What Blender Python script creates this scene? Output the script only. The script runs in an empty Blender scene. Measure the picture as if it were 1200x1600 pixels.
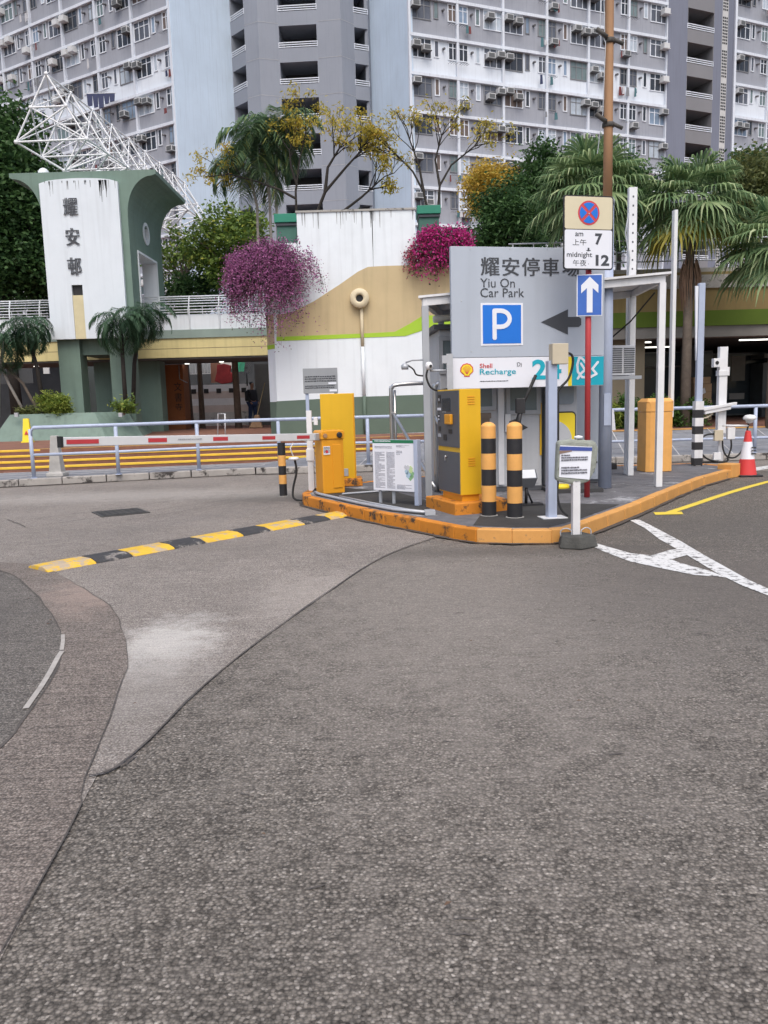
import bpy, bmesh, math, random
import numpy as np
from mathutils import Matrix, Vector
rnd = random.Random(7)
npr = np.random.default_rng(11)
sc = bpy.context.scene
col = sc.collection
PI = math.pi

# ------------------------------------------------------------------ camera
F = 1257.0
U = Vector((-251, 9020, F)).normalized()
FW = Vector((0, 0, -1)); FW = (FW - U * FW.dot(U)).normalized()
RT = FW.cross(U)
CM = Matrix((RT, FW, U))
EYE = Vector((0, 0, 1.5))
cd = bpy.data.cameras.new('camera'); cam = bpy.data.objects.new('camera', cd); col.objects.link(cam)
cam.matrix_world = Matrix.Translation(EYE) @ CM.to_4x4()
cd.sensor_fit = 'VERTICAL'; cd.sensor_height = 24; cd.lens = 24 * F / 1600
cd.clip_end = 2000; cd.clip_start = 0.05
sc.camera = cam

# ------------------------------------------------------------------ light
w = bpy.data.worlds.new('World'); sc.world = w; w.use_nodes = True
nt = w.node_tree; bg = nt.nodes['Background']
sky = nt.nodes.new('ShaderNodeTexSky'); sky.sky_type = 'NISHITA'; sky.sun_disc = False
SUN_EL, SUN_AZ = math.radians(58), math.radians(176)
sky.sun_elevation = SUN_EL; sky.sun_rotation = SUN_AZ
sky.dust_density = 5.0; sky.air_density = 1.0; sky.ozone_density = 0.6
nt.links.new(sky.outputs[0], bg.inputs[0]); bg.inputs[1].default_value = 0.15
sl = bpy.data.lights.new('sun', 'SUN'); so = bpy.data.objects.new('sun', sl); col.objects.link(so)
sl.energy = 0.9; sl.angle = math.radians(45); sl.color = (0.93, 0.985, 1.0)
sd = Vector((math.sin(SUN_AZ) * math.cos(SUN_EL), math.cos(SUN_AZ) * math.cos(SUN_EL), math.sin(SUN_EL)))
so.rotation_euler = sd.to_track_quat('Z', 'Y').to_euler(); so.location = (0, -10, 40)
sc.view_settings.view_transform = 'Standard'; sc.view_settings.look = 'None'
sc.view_settings.exposure = 0.5; sc.view_settings.gamma = 1
sc.cycles.max_bounces = 6; sc.cycles.transparent_max_bounces = 6

# ------------------------------------------------------------------ helpers
def ray(px, py):
    return CM @ Vector((px - 600, 800 - py, -F))
def at(px, py, Y):                       # the world point on the plane y = Y seen at a photo pixel (planning aid)
    d = ray(px, py); return EYE + d * (Y / d.y)
def gp(px, py, z=0.0):                   # the world point on the level z seen at a photo pixel
    d = ray(px, py); return EYE + d * ((z - EYE.z) / d.z)

def nodes_of(m):
    m.use_nodes = True; n = m.node_tree; return n, n.nodes['Principled BSDF']
def rgb(c): return (c[0], c[1], c[2], 1)
MATS = {}
def mat(name, c, rough=.6, var=.12, scale=2.5, bump=0, bscale=80, metal=0, dirt=None, streak=0, emis=None, spec=.4, coord='Object'):
    """dirt=(colour, amount 0..1, scale): patches of grime or worn paint."""
    if name in MATS: return MATS[name]
    m = bpy.data.materials.new(name); n, p = nodes_of(m); L = n.links.new; N = n.nodes.new
    tc = N('ShaderNodeTexCoord'); co = tc.outputs[coord]
    no = N('ShaderNodeTexNoise'); no.inputs['Scale'].default_value = scale; no.inputs['Detail'].default_value = 6
    no.inputs['Roughness'].default_value = .65
    L(co, no.inputs['Vector'])
    mr = N('ShaderNodeMapRange'); mr.inputs[1].default_value = .25; mr.inputs[2].default_value = .75
    mr.inputs[3].default_value = 1 - var; mr.inputs[4].default_value = 1 + var
    L(no.outputs[0], mr.inputs[0])
    mx = N('ShaderNodeMix'); mx.data_type = 'RGBA'; mx.blend_type = 'MULTIPLY'; mx.inputs[0].default_value = 1
    mx.inputs[6].default_value = rgb(c); L(mr.outputs[0], mx.inputs[7])
    last = mx.outputs[2]
    if dirt:
        n2 = N('ShaderNodeTexNoise'); n2.inputs['Scale'].default_value = dirt[2]; n2.inputs['Detail'].default_value = 8
        n2.inputs['Roughness'].default_value = .7; L(co, n2.inputs['Vector'])
        r = N('ShaderNodeMapRange'); r.inputs[1].default_value = .72 - .3 * dirt[1]; r.inputs[2].default_value = .80 - .3 * dirt[1]
        L(n2.outputs[0], r.inputs[0])
        m2 = N('ShaderNodeMix'); m2.data_type = 'RGBA'; L(r.outputs[0], m2.inputs[0]); L(last, m2.inputs[6])
        m2.inputs[7].default_value = rgb(dirt[0]); last = m2.outputs[2]
    if streak:
        mp = N('ShaderNodeMapping'); mp.inputs['Scale'].default_value = (3.2, 3.2, .16); L(co, mp.inputs[0])
        n3 = N('ShaderNodeTexNoise'); n3.inputs['Scale'].default_value = 2.2; n3.inputs['Detail'].default_value = 7; L(mp.outputs[0], n3.inputs['Vector'])
        r = N('ShaderNodeMapRange'); r.inputs[1].default_value = .5; r.inputs[2].default_value = .78; r.inputs[4].default_value = streak
        L(n3.outputs[0], r.inputs[0])
        m3 = N('ShaderNodeMix'); m3.data_type = 'RGBA'; L(r.outputs[0], m3.inputs[0]); L(last, m3.inputs[6])
        m3.inputs[7].default_value = rgb([x * .42 for x in c]); last = m3.outputs[2]
    L(last, p.inputs['Base Color'])
    p.inputs['Roughness'].default_value = rough; p.inputs['Metallic'].default_value = metal
    p.inputs['Specular IOR Level'].default_value = spec
    if emis: p.inputs['Emission Color'].default_value = rgb(c); p.inputs['Emission Strength'].default_value = emis
    if bump:
        nb = N('ShaderNodeTexNoise'); nb.inputs['Scale'].default_value = bscale; nb.inputs['Detail'].default_value = 4; L(co, nb.inputs['Vector'])
        b = N('ShaderNodeBump'); b.inputs['Strength'].default_value = bump; b.inputs['Distance'].default_value = .01
        L(nb.outputs[0], b.inputs['Height']); L(b.outputs[0], p.inputs['Normal'])
    MATS[name] = m; return m

def leafmat(name, c1, c2, trans=.3, c3=None):
    if name in MATS: return MATS[name]
    m = bpy.data.materials.new(name); n, p = nodes_of(m); L = n.links.new; N = n.nodes.new
    g = N('ShaderNodeNewGeometry'); r = N('ShaderNodeValToRGB')
    r.color_ramp.elements[0].color = rgb(c1); r.color_ramp.elements[1].color = rgb(c2)
    if c3:
        e = r.color_ramp.elements.new(.88); e.color = rgb(c2); r.color_ramp.elements[2].color = rgb(c3)
    L(g.outputs['Random Per Island'], r.inputs[0]); L(r.outputs[0], p.inputs['Base Color'])
    p.inputs['Roughness'].default_value = .55; p.inputs['Specular IOR Level'].default_value = .3
    t = N('ShaderNodeBsdfTranslucent'); L(r.outputs[0], t.inputs[0])
    mx = N('ShaderNodeMixShader'); mx.inputs[0].default_value = trans
    L(p.outputs[0], mx.inputs[1]); L(t.outputs[0], mx.inputs[2]); L(mx.outputs[0], n.nodes['Material Output'].inputs[0])
    MATS[name] = m; return m

WM = {}
def place(o, parent=None, mw=None):
    """link o; mw is the matrix of o in the world when given, else identity in the parent's frame"""
    col.objects.link(o)
    if parent is not None:
        o.parent = parent
        pm = WM[parent.name]
        if mw is not None: o.matrix_basis = pm.inverted() @ mw; WM[o.name] = mw
        else: WM[o.name] = pm.copy()
    else:
        if mw is not None: o.matrix_basis = mw
        WM[o.name] = mw if mw is not None else Matrix()
    return o
def tag(o, label=None, cat=None, group=None, kind=None):
    if label: o['label'] = label
    if cat: o['category'] = cat
    if group: o['group'] = group
    if kind: o['kind'] = kind
    return o
def thing(name, label, cat, loc=(0, 0, 0), rz=0, group=None):
    o = bpy.data.objects.new(name, None); o.empty_display_size = .2
    place(o, None, Matrix.Translation(Vector(loc)) @ Matrix.Rotation(rz, 4, 'Z'))
    return tag(o, label, cat, group)
def copy_tree(o, parent=None, mw=None):
    c = o.copy(); place(c, parent, mw) if parent is None else None
    if parent is not None:
        col.objects.link(c); c.parent = parent; WM[c.name] = Matrix()
    for ch in [x for x in bpy.data.objects if x.parent == o]: copy_tree(ch, c)
    return c

class MB:
    def __init__(s): s.v = []; s.f = []; s.m = []; s.s = []
    def add(s, vs, fs, mi=0, smooth=False):
        b = len(s.v); s.v += [tuple(v) for v in vs]
        for f in fs: s.f.append(tuple(b + i for i in f)); s.m.append(mi); s.s.append(smooth)
        return s
    def box(s, x0, x1, y0, y1, z0, z1, mi=0, M=None):
        vs = [(x, y, z) for z in (z0, z1) for y in (y0, y1) for x in (x0, x1)]
        if M is not None: vs = [M @ Vector(v) for v in vs]
        return s.add(vs, [(0, 2, 3, 1), (4, 5, 7, 6), (0, 1, 5, 4), (2, 6, 7, 3), (0, 4, 6, 2), (1, 3, 7, 5)], mi)
    def tube(s, pts, r, n=8, mi=0, cap=True, r2=None):
        pts = [Vector(p) for p in pts]; k = len(pts); b = len(s.v)
        rs = r if isinstance(r, (list, tuple)) else [r + ((r2 if r2 is not None else r) - r) * i / max(1, k - 1) for i in range(k)]
        up = None
        for i, p in enumerate(pts):
            t = (pts[min(i + 1, k - 1)] - pts[max(i - 1, 0)])
            if t.length < 1e-9: t = Vector((0, 0, 1))
            t.normalize()
            if up is None: up = t.orthogonal().normalized()
            else:
                up = (up - t * up.dot(t))
                up = up.normalized() if up.length > 1e-6 else t.orthogonal().normalized()
            q = t.cross(up)
            for j in range(n):
                a = 2 * PI * j / n; s.v.append(tuple(p + (up * math.cos(a) + q * math.sin(a)) * rs[i]))
        for i in range(k - 1):
            for j in range(n):
                s.f.append((b + i * n + j, b + i * n + (j + 1) % n, b + (i + 1) * n + (j + 1) % n, b + (i + 1) * n + j)); s.m.append(mi); s.s.append(n > 5)
        if cap:
            s.f.append(tuple(b + j for j in range(n))[::-1]); s.m.append(mi); s.s.append(False)
            s.f.append(tuple(b + (k - 1) * n + j for j in range(n))); s.m.append(mi); s.s.append(False)
        return s
    def lathe(s, prof, n=24, c=(0, 0, 0), mis=None, axis='Z', cap=True):
        b = len(s.v)
        for r, z in prof:
            for j in range(n):
                a = 2 * PI * j / n; x, y = r * math.cos(a), r * math.sin(a)
                p = (x, y, z) if axis == 'Z' else (x, -z, y)
                s.v.append((c[0] + p[0], c[1] + p[1], c[2] + p[2]))
        for i in range(len(prof) - 1):
            for j in range(n):
                s.f.append((b + i * n + j, b + i * n + (j + 1) % n, b + (i + 1) * n + (j + 1) % n, b + (i + 1) * n + j))
                s.m.append(mis[i] if mis else 0); s.s.append(True)
        if cap:
            s.f.append(tuple(b + j for j in range(n))[::-1]); s.m.append(mis[0] if mis else 0); s.s.append(False)
            s.f.append(tuple(b + (len(prof) - 1) * n + j for j in range(n))); s.m.append(mis[-1] if mis else 0); s.s.append(False)
        return s
    def prism(s, poly, a, b_, axis='Z', mi=0):
        """polygon extruded from a to b_ along an axis; poly in the other two coordinates (XY, XZ or YZ)"""
        def mk(p, t):
            return (p[0], p[1], t) if axis == 'Z' else ((p[0], t, p[1]) if axis == 'Y' else (t, p[0], p[1]))
        n = len(poly); vs = [mk(p, a) for p in poly] + [mk(p, b_) for p in poly]
        fs = [tuple(range(n))[::-1], tuple(range(n, 2 * n))] + [(i, (i + 1) % n, n + (i + 1) % n, n + i) for i in range(n)]
        return s.add(vs, fs, mi)
    def build(s, name, mats, parent=None, bevel=0, mw=None, loc=None, rz=0, fixn=True):
        me = bpy.data.meshes.new(name); me.from_pydata(s.v, [], s.f)
        for m in (mats if isinstance(mats, (list, tuple)) else [mats]): me.materials.append(m)
        me.polygons.foreach_set('material_index', s.m); me.polygons.foreach_set('use_smooth', s.s)
        if fixn:
            bm = bmesh.new(); bm.from_mesh(me); bmesh.ops.recalc_face_normals(bm, faces=bm.faces); bm.to_mesh(me); bm.free()
        me.update()
        o = bpy.data.objects.new(name, me)
        if loc is not None: mw = Matrix.Translation(Vector(loc)) @ Matrix.Rotation(rz, 4, 'Z')
        place(o, parent, mw)
        if bevel:
            b = o.modifiers.new('b', 'BEVEL'); b.width = bevel; b.segments = 2; b.limit_method = 'ANGLE'; b.angle_limit = .7
        return o
def struct(name, mb, m, **k): return tag(mb.build(name, m, **k), kind='structure')

def stroke(mb, pts, r, y0, y1, mi=0, n=8):
    """flat rounded line in the local XZ plane between y0 and y1"""
    for i_, ((x0, z0), (x1, z1)) in enumerate(zip(pts[:-1], pts[1:])):
        a = math.atan2(z1 - z0, x1 - x0); poly = []; y0 -= .00012
        for k in range(n + 1): t = a + PI / 2 + PI * k / n; poly.append((x0 + r * math.cos(t), z0 + r * math.sin(t)))
        for k in range(n + 1): t = a - PI / 2 + PI * k / n; poly.append((x1 + r * math.cos(t), z1 + r * math.sin(t)))
        mb.prism(poly, y0, y1, 'Y', mi)

def text(body, box, m, parent, name='lettering', bold=0, y=-.004, mw=None, slant=0):
    """letters filling box=(x0,x1,z0,z1) of the local XZ plane, facing -Y"""
    c = bpy.data.curves.new('t', 'FONT'); c.body = body; c.offset = bold; c.extrude = .001; c.shear = slant
    c.resolution_u = 3
    t = bpy.data.objects.new('t', c); col.objects.link(t)
    dg = bpy.context.evaluated_depsgraph_get(); me = bpy.data.meshes.new_from_object(t.evaluated_get(dg))
    bpy.data.objects.remove(t); me.name = name
    n = len(me.vertices); a = np.empty(n * 3); me.vertices.foreach_get('co', a); a = a.reshape(-1, 3)
    lo, hi = a.min(0), a.max(0); x0, x1, z0, z1 = box
    out = np.empty_like(a)
    out[:, 0] = x0 + (a[:, 0] - lo[0]) / (hi[0] - lo[0]) * (x1 - x0)
    out[:, 2] = z0 + (a[:, 1] - lo[1]) / (hi[1] - lo[1]) * (z1 - z0)
    out[:, 1] = y - a[:, 2]
    me.vertices.foreach_set('co', out.ravel()); me.materials.clear(); me.materials.append(m); me.update()
    o = bpy.data.objects.new(name, me); return place(o, parent, mw)

def heavy(body, box, m, parent, name='character', y=-.004, mw=None, d=.012):
    x0, x1, z0, z1 = box; o = text(body, (x0, x1 - d, z0, z1), m, parent, name, y=y, mw=mw)
    text(body, (x0 + d, x1, z0, z1), m, o, 'heavy_stroke', y=y - .0015, mw=mw); return o

def rrect(x0, x1, z0, z1, r, n=4):
    p = []
    for cx, cz, a0 in ((x1 - r, z0 + r, -PI / 2), (x1 - r, z1 - r, 0), (x0 + r, z1 - r, PI / 2), (x0 + r, z0 + r, PI)):
        for k in range(n + 1): a = a0 + PI / 2 * k / n; p.append((cx + r * math.cos(a), cz + r * math.sin(a)))
    return p

def fast_mesh(name, V, Fc, m, parent=None, kind=None, loc=None):
    """V (n,3) array, Fc (k,4 or 3) index array"""
    me = bpy.data.meshes.new(name); k = Fc.shape[1]; me.vertices.add(len(V)); me.vertices.foreach_set('co', V.astype(np.float32).ravel())
    me.loops.add(Fc.size); me.loops.foreach_set('vertex_index', Fc.astype(np.int32).ravel())
    me.polygons.add(len(Fc)); me.polygons.foreach_set('loop_start', np.arange(0, Fc.size, k, dtype=np.int32))
    me.update(calc_edges=True); me.validate(); me.materials.append(m)
    o = bpy.data.objects.new(name, me)
    place(o, parent, Matrix.Translation(Vector(loc)) if loc is not None else None)
    return o

def leaves(P, L, W, droop=.25, upbias=.3, D=None):
    """diamond leaves at points P (n,3): returns V, F"""
    n = len(P)
    if D is None:
        D = npr.normal(size=(n, 3)); D[:, 2] = D[:, 2] * .6 - droop
    D = D / np.linalg.norm(D, axis=1)[:, None]
    Nn = npr.normal(size=(n, 3)); Nn[:, 2] += upbias * 3
    S = np.cross(D, Nn); S /= (np.linalg.norm(S, axis=1)[:, None] + 1e-9)
    l = L * npr.uniform(.6, 1.3, n)[:, None]; wd = W * npr.uniform(.6, 1.3, n)[:, None]
    V = np.stack([P, P + D * l * .45 + S * wd * .5, P + D * l, P + D * l * .45 - S * wd * .5], 1).reshape(-1, 3)
    return V, np.arange(4 * n).reshape(-1, 4)

def clump_points(c, R, nc, per, cr, shell=.55, flat=.8, zmin=None):
    """leaf points in clumps spread through an uneven ellipsoid"""
    d = npr.normal(size=(nc, 3)); d /= np.linalg.norm(d, axis=1)[:, None]
    rad = npr.uniform(shell ** 2, 1, nc) ** .5
    bump = 1 + .18 * np.sin(d[:, 0] * 5 + c[0]) * np.cos(d[:, 2] * 4 + c[1]) + npr.normal(size=nc) * .06
    C = np.array(c) + d * (rad * bump)[:, None] * np.array(R)
    k = npr.integers(int(per * .5), int(per * 1.5), nc)
    idx = np.repeat(np.arange(nc), k)
    o = npr.normal(size=(len(idx), 3)) * cr * .5; o[:, 2] *= flat
    return C, C[idx] + o

def tree(name, label, base, c, R, nc, per, cr, leaf, lm, bark, tr=.12, group=None, shell=.5, nb=26, cat='tree', forks=1, droop=.25):
    t = thing(name, label, cat, base, 0, group); b = Vector(base); cc = Vector(c) - b
    C, Pp = clump_points(tuple(cc), R, nc, per, cr, shell)
    V, Fc = leaves(Pp, leaf[0], leaf[1], droop)
    fast_mesh('crown', V, Fc, lm, t)
    mb = MB(); fork = Vector((cc.x * .6, cc.y * .6, max(.2, cc.z - R[2] * .75)))
    mid = fork * .5 + Vector((rnd.uniform(-.15, .15), rnd.uniform(-.1, .1), 0))
    mb.tube([(0, 0, -.1), mid, fork], tr, 8, r2=tr * .65)
    for i in range(nb):
        e = Vector(C[i % len(C)]); m1 = fork.lerp(e, .45) + Vector((0, 0, R[2] * .12)) + Vector((rnd.uniform(-.1, .1), rnd.uniform(-.1, .1), 0)) * R[0]
        mb.tube([fork, m1, e], tr * .42, 5, r2=tr * .08, cap=False)
    mb.build('trunk', bark, t, fixn=False)
    return t

def strips(seglists, wds, V, Fc):
    """add ribbon strips: each a list of (centre, side vector) pairs"""
    for seg in seglists:
        b = len(V)
        for p, s_ in seg: V.append(tuple(p - s_)); V.append(tuple(p + s_))
        for i in range(len(seg) - 1): Fc.append((b + 2 * i, b + 2 * i + 1, b + 2 * i + 3, b + 2 * i + 2))

def fan_palm(label, base, h, rc, nl, lm, bark, group, lean=(0, 0), dead=None, pet=.9, blade=.8, tr=.11):
    t = thing('fan_palm', label, 'palm tree', base, 0, group)
    top = Vector((lean[0], lean[1], h))
    mb = MB(); mb.tube([(0, 0, -.1), (lean[0] * .3, lean[1] * .3, h * .5), top], [tr * 1.2, tr, tr * .9], 10)
    mb.build('trunk', bark, t, fixn=False)
    V = []; Fc = []; V2 = []; F2 = []
    for i in range(nl):
        az = i * 2.39996 + rnd.uniform(-.2, .2); el = math.radians(80 - 120 * ((i + .5) / nl) ** .9 + rnd.uniform(-8, 8))
        d = Vector((math.cos(az) * math.cos(el), math.sin(az) * math.cos(el), math.sin(el)))
        pl = pet * rnd.uniform(.8, 1.15)
        tgt = (V, Fc) if not (dead and i > nl - dead) else (V2, F2)
        side = Vector((-math.sin(az), math.cos(az), 0)); pe = top + d * pl - Vector((0, 0, .12 * pl))
        seg = [(top + d * pl * q - Vector((0, 0, .12 * pl * q * q)), side * .012) for q in (0, .5, 1)]
        strips([seg], 0, *tgt)
        nd = (d - Vector((0, 0, .35))).normalized(); upn = nd.cross(side).normalized()
        B = blade * rnd.uniform(.8, 1.15); nbk = 26
        for k in range(nbk):
            a = math.radians(-125 + 250 * k / (nbk - 1)); dirk = (nd * math.cos(a) + side * math.sin(a)).normalized()
            ln = B * (1 - .25 * abs(a) / 2.2) * rnd.uniform(.9, 1.06)
            sd_ = dirk.cross(upn).normalized(); sd_ = (sd_ + upn * (.5 if k % 2 else -.5)).normalized()
            p0 = pe; wv = ln * .042
            p1 = p0 + dirk * ln * .5 - Vector((0, 0, .02 * ln)); p2 = p0 + dirk * ln * .78 - Vector((0, 0, .13 * ln)); p3 = p0 + dirk * ln * .93 - Vector((0, 0, .42 * ln))
            strips([[(p0, sd_ * .004), (p1, sd_ * wv), (p2, sd_ * wv * .6), (p3, sd_ * .003)]], 0, *tgt)
    fast_mesh('fronds', np.array(V), np.array(Fc), lm, t)
    if V2: fast_mesh('yellowing_fronds', np.array(V2), np.array(F2), leafmat('leaf_yellowing', (.32, .27, .04), (.22, .24, .05)), t)
    return t, top

def feather_palm(label, base, pts, tr, nf, fl, ll, lm, bark, group, name='feather_palm', updeg=70, lo=-25, kids=None, t=None):
    """pts: trunk points relative to base; crown at the last one"""
    if t is None: t = thing(name, label, 'palm tree', base, 0, group)
    pts = [Vector(p) for p in pts]; top = pts[-1]
    mb = MB(); mb.tube(pts, tr, 8, r2=tr * .7); mb.build('trunk', bark, t, fixn=False)
    V = []; Fc = []
    for i in range(nf):
        az = i * 2.39996 + rnd.uniform(-.25, .25); el = math.radians(updeg + (lo - updeg) * (i / nf) + rnd.uniform(-8, 8))
        h = Vector((math.cos(az), math.sin(az), 0)); L_ = fl * rnd.uniform(.8, 1.1); side = Vector((-h.y, h.x, 0))
        p = top.copy(); e = el; prev = p.copy(); K = 22; rach = []
        for k in range(K + 1):
            rach.append((p.copy(), side * .008)); e -= math.radians(6.2); d = h * math.cos(e) + Vector((0, 0, math.sin(e)))
            if k > 2:
                ln = ll * math.sin(PI * min(1, (k + 1) / (K + 2))) ** .6
                for sg in (-1, 1):
                    for rep in range(2):
                        dd = (side * sg * rnd.uniform(.8, 1) + d * .55 + Vector((0, 0, rnd.uniform(-.25, .25)))).normalized()
                        q0 = p - d * (rep * L_ / K * .5); q1 = q0 + dd * ln * .55; q2 = q0 + dd * ln * .95 - Vector((0, 0, ln * .35))
                        sv = dd.cross(Vector((rnd.uniform(-.3, .3), rnd.uniform(-.3, .3), 1))).normalized() * ln * .04
                        strips([[(q0, sv * .5), (q1, sv), (q2, sv * .15)]], 0, V, Fc)
            p = p + d * (L_ / K)
        strips([rach], 0, V, Fc)
    fast_mesh('fronds', np.array(V), np.array(Fc), lm, t)
    return t

# ------------------------------------------------------------------ materials
def road_mat(name, dark, mid, light, vs, bump, tint=(1, 1, 1), stain=None, patch=None, groove=0, big=.14):
    m = bpy.data.materials.new(name); n, p = nodes_of(m); L = n.links.new; N = n.nodes.new
    co = N('ShaderNodeTexCoord').outputs['Object']
    def noise(s, d=5, r=.6, vec=None):
        x = N('ShaderNodeTexNoise'); x.inputs['Scale'].default_value = s; x.inputs['Detail'].default_value = d; x.inputs['Roughness'].default_value = r
        L(vec if vec else co, x.inputs['Vector']); return x.outputs[0]
    def mr(v, a, b, c, d):
        x = N('ShaderNodeMapRange'); x.inputs[1].default_value = a; x.inputs[2].default_value = b; x.inputs[3].default_value = c; x.inputs[4].default_value = d
        L(v, x.inputs[0]); return x.outputs[0]
    def mix(f, a, b, mode='MIX'):
        x = N('ShaderNodeMix'); x.data_type = 'RGBA'; x.blend_type = mode
        for s_, v in ((0, f), (6, a), (7, b)):
            if isinstance(v, (int, float)): x.inputs[s_].default_value = v if s_ == 0 else (v, v, v, 1)
            elif isinstance(v, tuple): x.inputs[s_].default_value = rgb(v)
            else: L(v, x.inputs[s_])
        return x.outputs[2]
    v1 = N('ShaderNodeTexVoronoi'); v1.inputs['Scale'].default_value = vs; L(co, v1.inputs['Vector'])
    wn = N('ShaderNodeTexWhiteNoise'); L(v1.outputs['Position'], wn.inputs[0])
    cr = N('ShaderNodeValToRGB'); e = cr.color_ramp.elements; e[0].color = rgb(dark); e[1].color = rgb(light); e[1].position = 1
    x = e.new(.45); x.color = rgb(mid); x = e.new(.86); x.color = rgb([q * 1.25 for q in mid])
    L(wn.outputs[0], cr.inputs[0])
    v2 = N('ShaderNodeTexVoronoi'); v2.inputs['Scale'].default_value = vs * 2.3; L(co, v2.inputs['Vector'])
    w2 = N('ShaderNodeTexWhiteNoise'); L(v2.outputs['Position'], w2.inputs[0])
    c = mix(mr(w2.outputs[0], 0, 1, 0, .55), cr.outputs[0], dark)
    edge = mr(v1.outputs['Distance'], .25, .75, 1.0, .42)
    c = mix(1.0, c, edge, 'MULTIPLY')
    c = mix(1.0, c, mr(noise(.55, 7, .62), .3, .7, 1 - big, 1 + big), 'MULTIPLY')
    c = mix(1.0, c, mr(noise(6, 6, .7), .3, .7, .9, 1.1), 'MULTIPLY')
    if groove:
        mp = N('ShaderNodeMapping'); mp.inputs['Scale'].default_value = (1.5, 46, 1); mp.inputs['Rotation'].default_value = (0, 0, .04); L(co, mp.inputs[0])
        g = noise(1.6, 4, .7, mp.outputs[0]); c = mix(1.0, c, mr(g, .35, .62, 1 - groove, 1.06), 'MULTIPLY')
    if stain:
        for (sx, sy, rx, ry, k, colr) in stain:
            mp = N('ShaderNodeMapping'); mp.vector_type = 'POINT'; mp.inputs['Location'].default_value = (-sx / rx, -sy / ry, 0); mp.inputs['Scale'].default_value = (1 / rx, 1 / ry, 0); L(co, mp.inputs[0])
            ln = N('ShaderNodeVectorMath'); ln.operation = 'LENGTH'; L(mp.outputs[0], ln.inputs[0])
            ad = N('ShaderNodeMath'); ad.operation = 'ADD'; L(ln.outputs['Value'], ad.inputs[0]); L(mr(noise(4.2, 9, .82), .2, .8, -.95, .95), ad.inputs[1])
            c = mix(mr(ad.outputs[0], .35, 1.25, k, 0), c, colr)
    c = mix(1.0, c, mr(w2.outputs[0], 0, 1, .86, 1.13), 'MULTIPLY')
    mp = N('ShaderNodeMapping'); mp.inputs['Scale'].default_value = (2.2, 24, 1); mp.inputs['Rotation'].default_value = (0, 0, -.03); L(co, mp.inputs[0])
    c = mix(1.0, c, mr(noise(2.4, 5, .75, mp.outputs[0]), .3, .5, 1 - groove * .8, 1.03), 'MULTIPLY')
    c = mix(1.0, c, tint, 'MULTIPLY')
    L(c, p.inputs['Base Color']); p.inputs['Roughness'].default_value = .75; p.inputs['Specular IOR Level'].default_value = .3
    b = N('ShaderNodeBump'); b.inputs['Strength'].default_value = bump; b.inputs['Distance'].default_value = .006
    h = N('ShaderNodeMath'); h.operation = 'ADD'; L(mr(v1.outputs['Distance'], .1, .8, 1, 0), h.inputs[0]); L(noise(vs * 1.5, 3), h.inputs[1])
    L(h.outputs[0], b.inputs['Height']); L(b.outputs[0], p.inputs['Normal'])
    return m
ASPH = road_mat('asphalt', (.085, .077, .070), (.245, .226, .209), (.50, .47, .445), 92, .45, (1.06, 1.03, .97),
                stain=[(.5, 5.8, 1.6, 3.2, .45, (.27, .25, .238)), (2.7, 5.7, 1.7, 1.9, .5, (.115, .107, .102)), (3.6, 9.0, 1.6, 1.4, .5, (.09, .085, .082)), (1.5, 7.75, 1.9, .3, .55, (.075, .07, .067)), (2.7, 6.4, 1.3, 1.3, .4, (.11, .10, .095))], big=.12, groove=.34)
CONC = road_mat('concrete_road', (.21, .185, .17), (.37, .335, .31), (.52, .49, .465), 105, .3, (1.02, 1.01, .98), groove=.28,
                stain=[(-1.42, 5.0, .33, .62, .48, (.64, .63, .615)), (-1.3, 4.5, .3, .8, .2, (.50, .48, .46)), (-.6, 6.1, .5, .9, .25, (.46, .42, .39)), (-1.5, 12.6, 1.2, .7, .75, (.10, .094, .09)), (-1.35, 4.0, .5, .8, .35, (.2, .185, .175)),
                       (-1.9, 8.6, 1.0, .5, .28, (.16, .145, .135)), (-4.5, 13.6, 4, .9, .3, (.45, .43, .41))])
CBAND = road_mat('concrete_band', (.165, .142, .132), (.295, .262, .245), (.45, .415, .39), 105, .35, (1.05, 1.02, .96), groove=.42, stain=[(-2.3, 6.6, .5, .9, .55, (.33, .26, .235))])
CLEFT = road_mat('concrete_left', (.12, .11, .104), (.225, .209, .20), (.38, .362, .348), 105, .35, (1.05, 1.03, .97), groove=.42, stain=[(-3.2, 5.6, .5, .6, .5, (.08, .076, .075))])
white = mat('white_paint', (.72, .765, .80), .5, .04, 3, streak=.35)
wallwhite = mat('wall_white', (.70, .75, .79), .7, .04, 2, streak=.22)
wallstain = mat('wall_white_stained', (.70, .75, .79), .7, .05, 2, streak=.25)
tan = mat('wall_tan', (.50, .40, .235), .75, .08, 1.2, streak=.25)
lime = mat('wall_lime', (.33, .52, .035), .6, .05, 2)
limed = mat('wall_green_band', (.075, .125, .002), .6, .08, 2)
dado = mat('wall_grey_green', (.105, .15, .118), .7, .1, 1.5, dirt=((.10, .13, .11), .25, 3))
green = mat('pylon_green', (.145, .215, .18), .65, .12, 1.5, streak=.35)
mint = mat('planter_green', (.14, .205, .175), .65, .16, 2.2, dirt=((.40, .44, .41), .22, 2.5), streak=.45)
cream = mat('bridge_cream', (.64, .56, .275), .7, .07, 2, streak=.25)
concrete = mat('concrete', (.34, .33, .31), .8, .2, 3, bump=.3, dirt=((.07, .07, .065), .5, 6))
kerbgrey = mat('kerb_grey', (.33, .31, .29), .85, .22, 2.5, bump=.4, dirt=((.045, .04, .038), .62, 3.2))
orange = mat('kerb_orange', (.56, .205, .02), .65, .15, 3, bump=.3, dirt=((.06, .042, .03), .62, 5.5))
orangel = mat('kerb_light_orange', (.60, .30, .085), .6, .14, 3, bump=.2, dirt=((.16, .12, .09), .36, 6))
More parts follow.
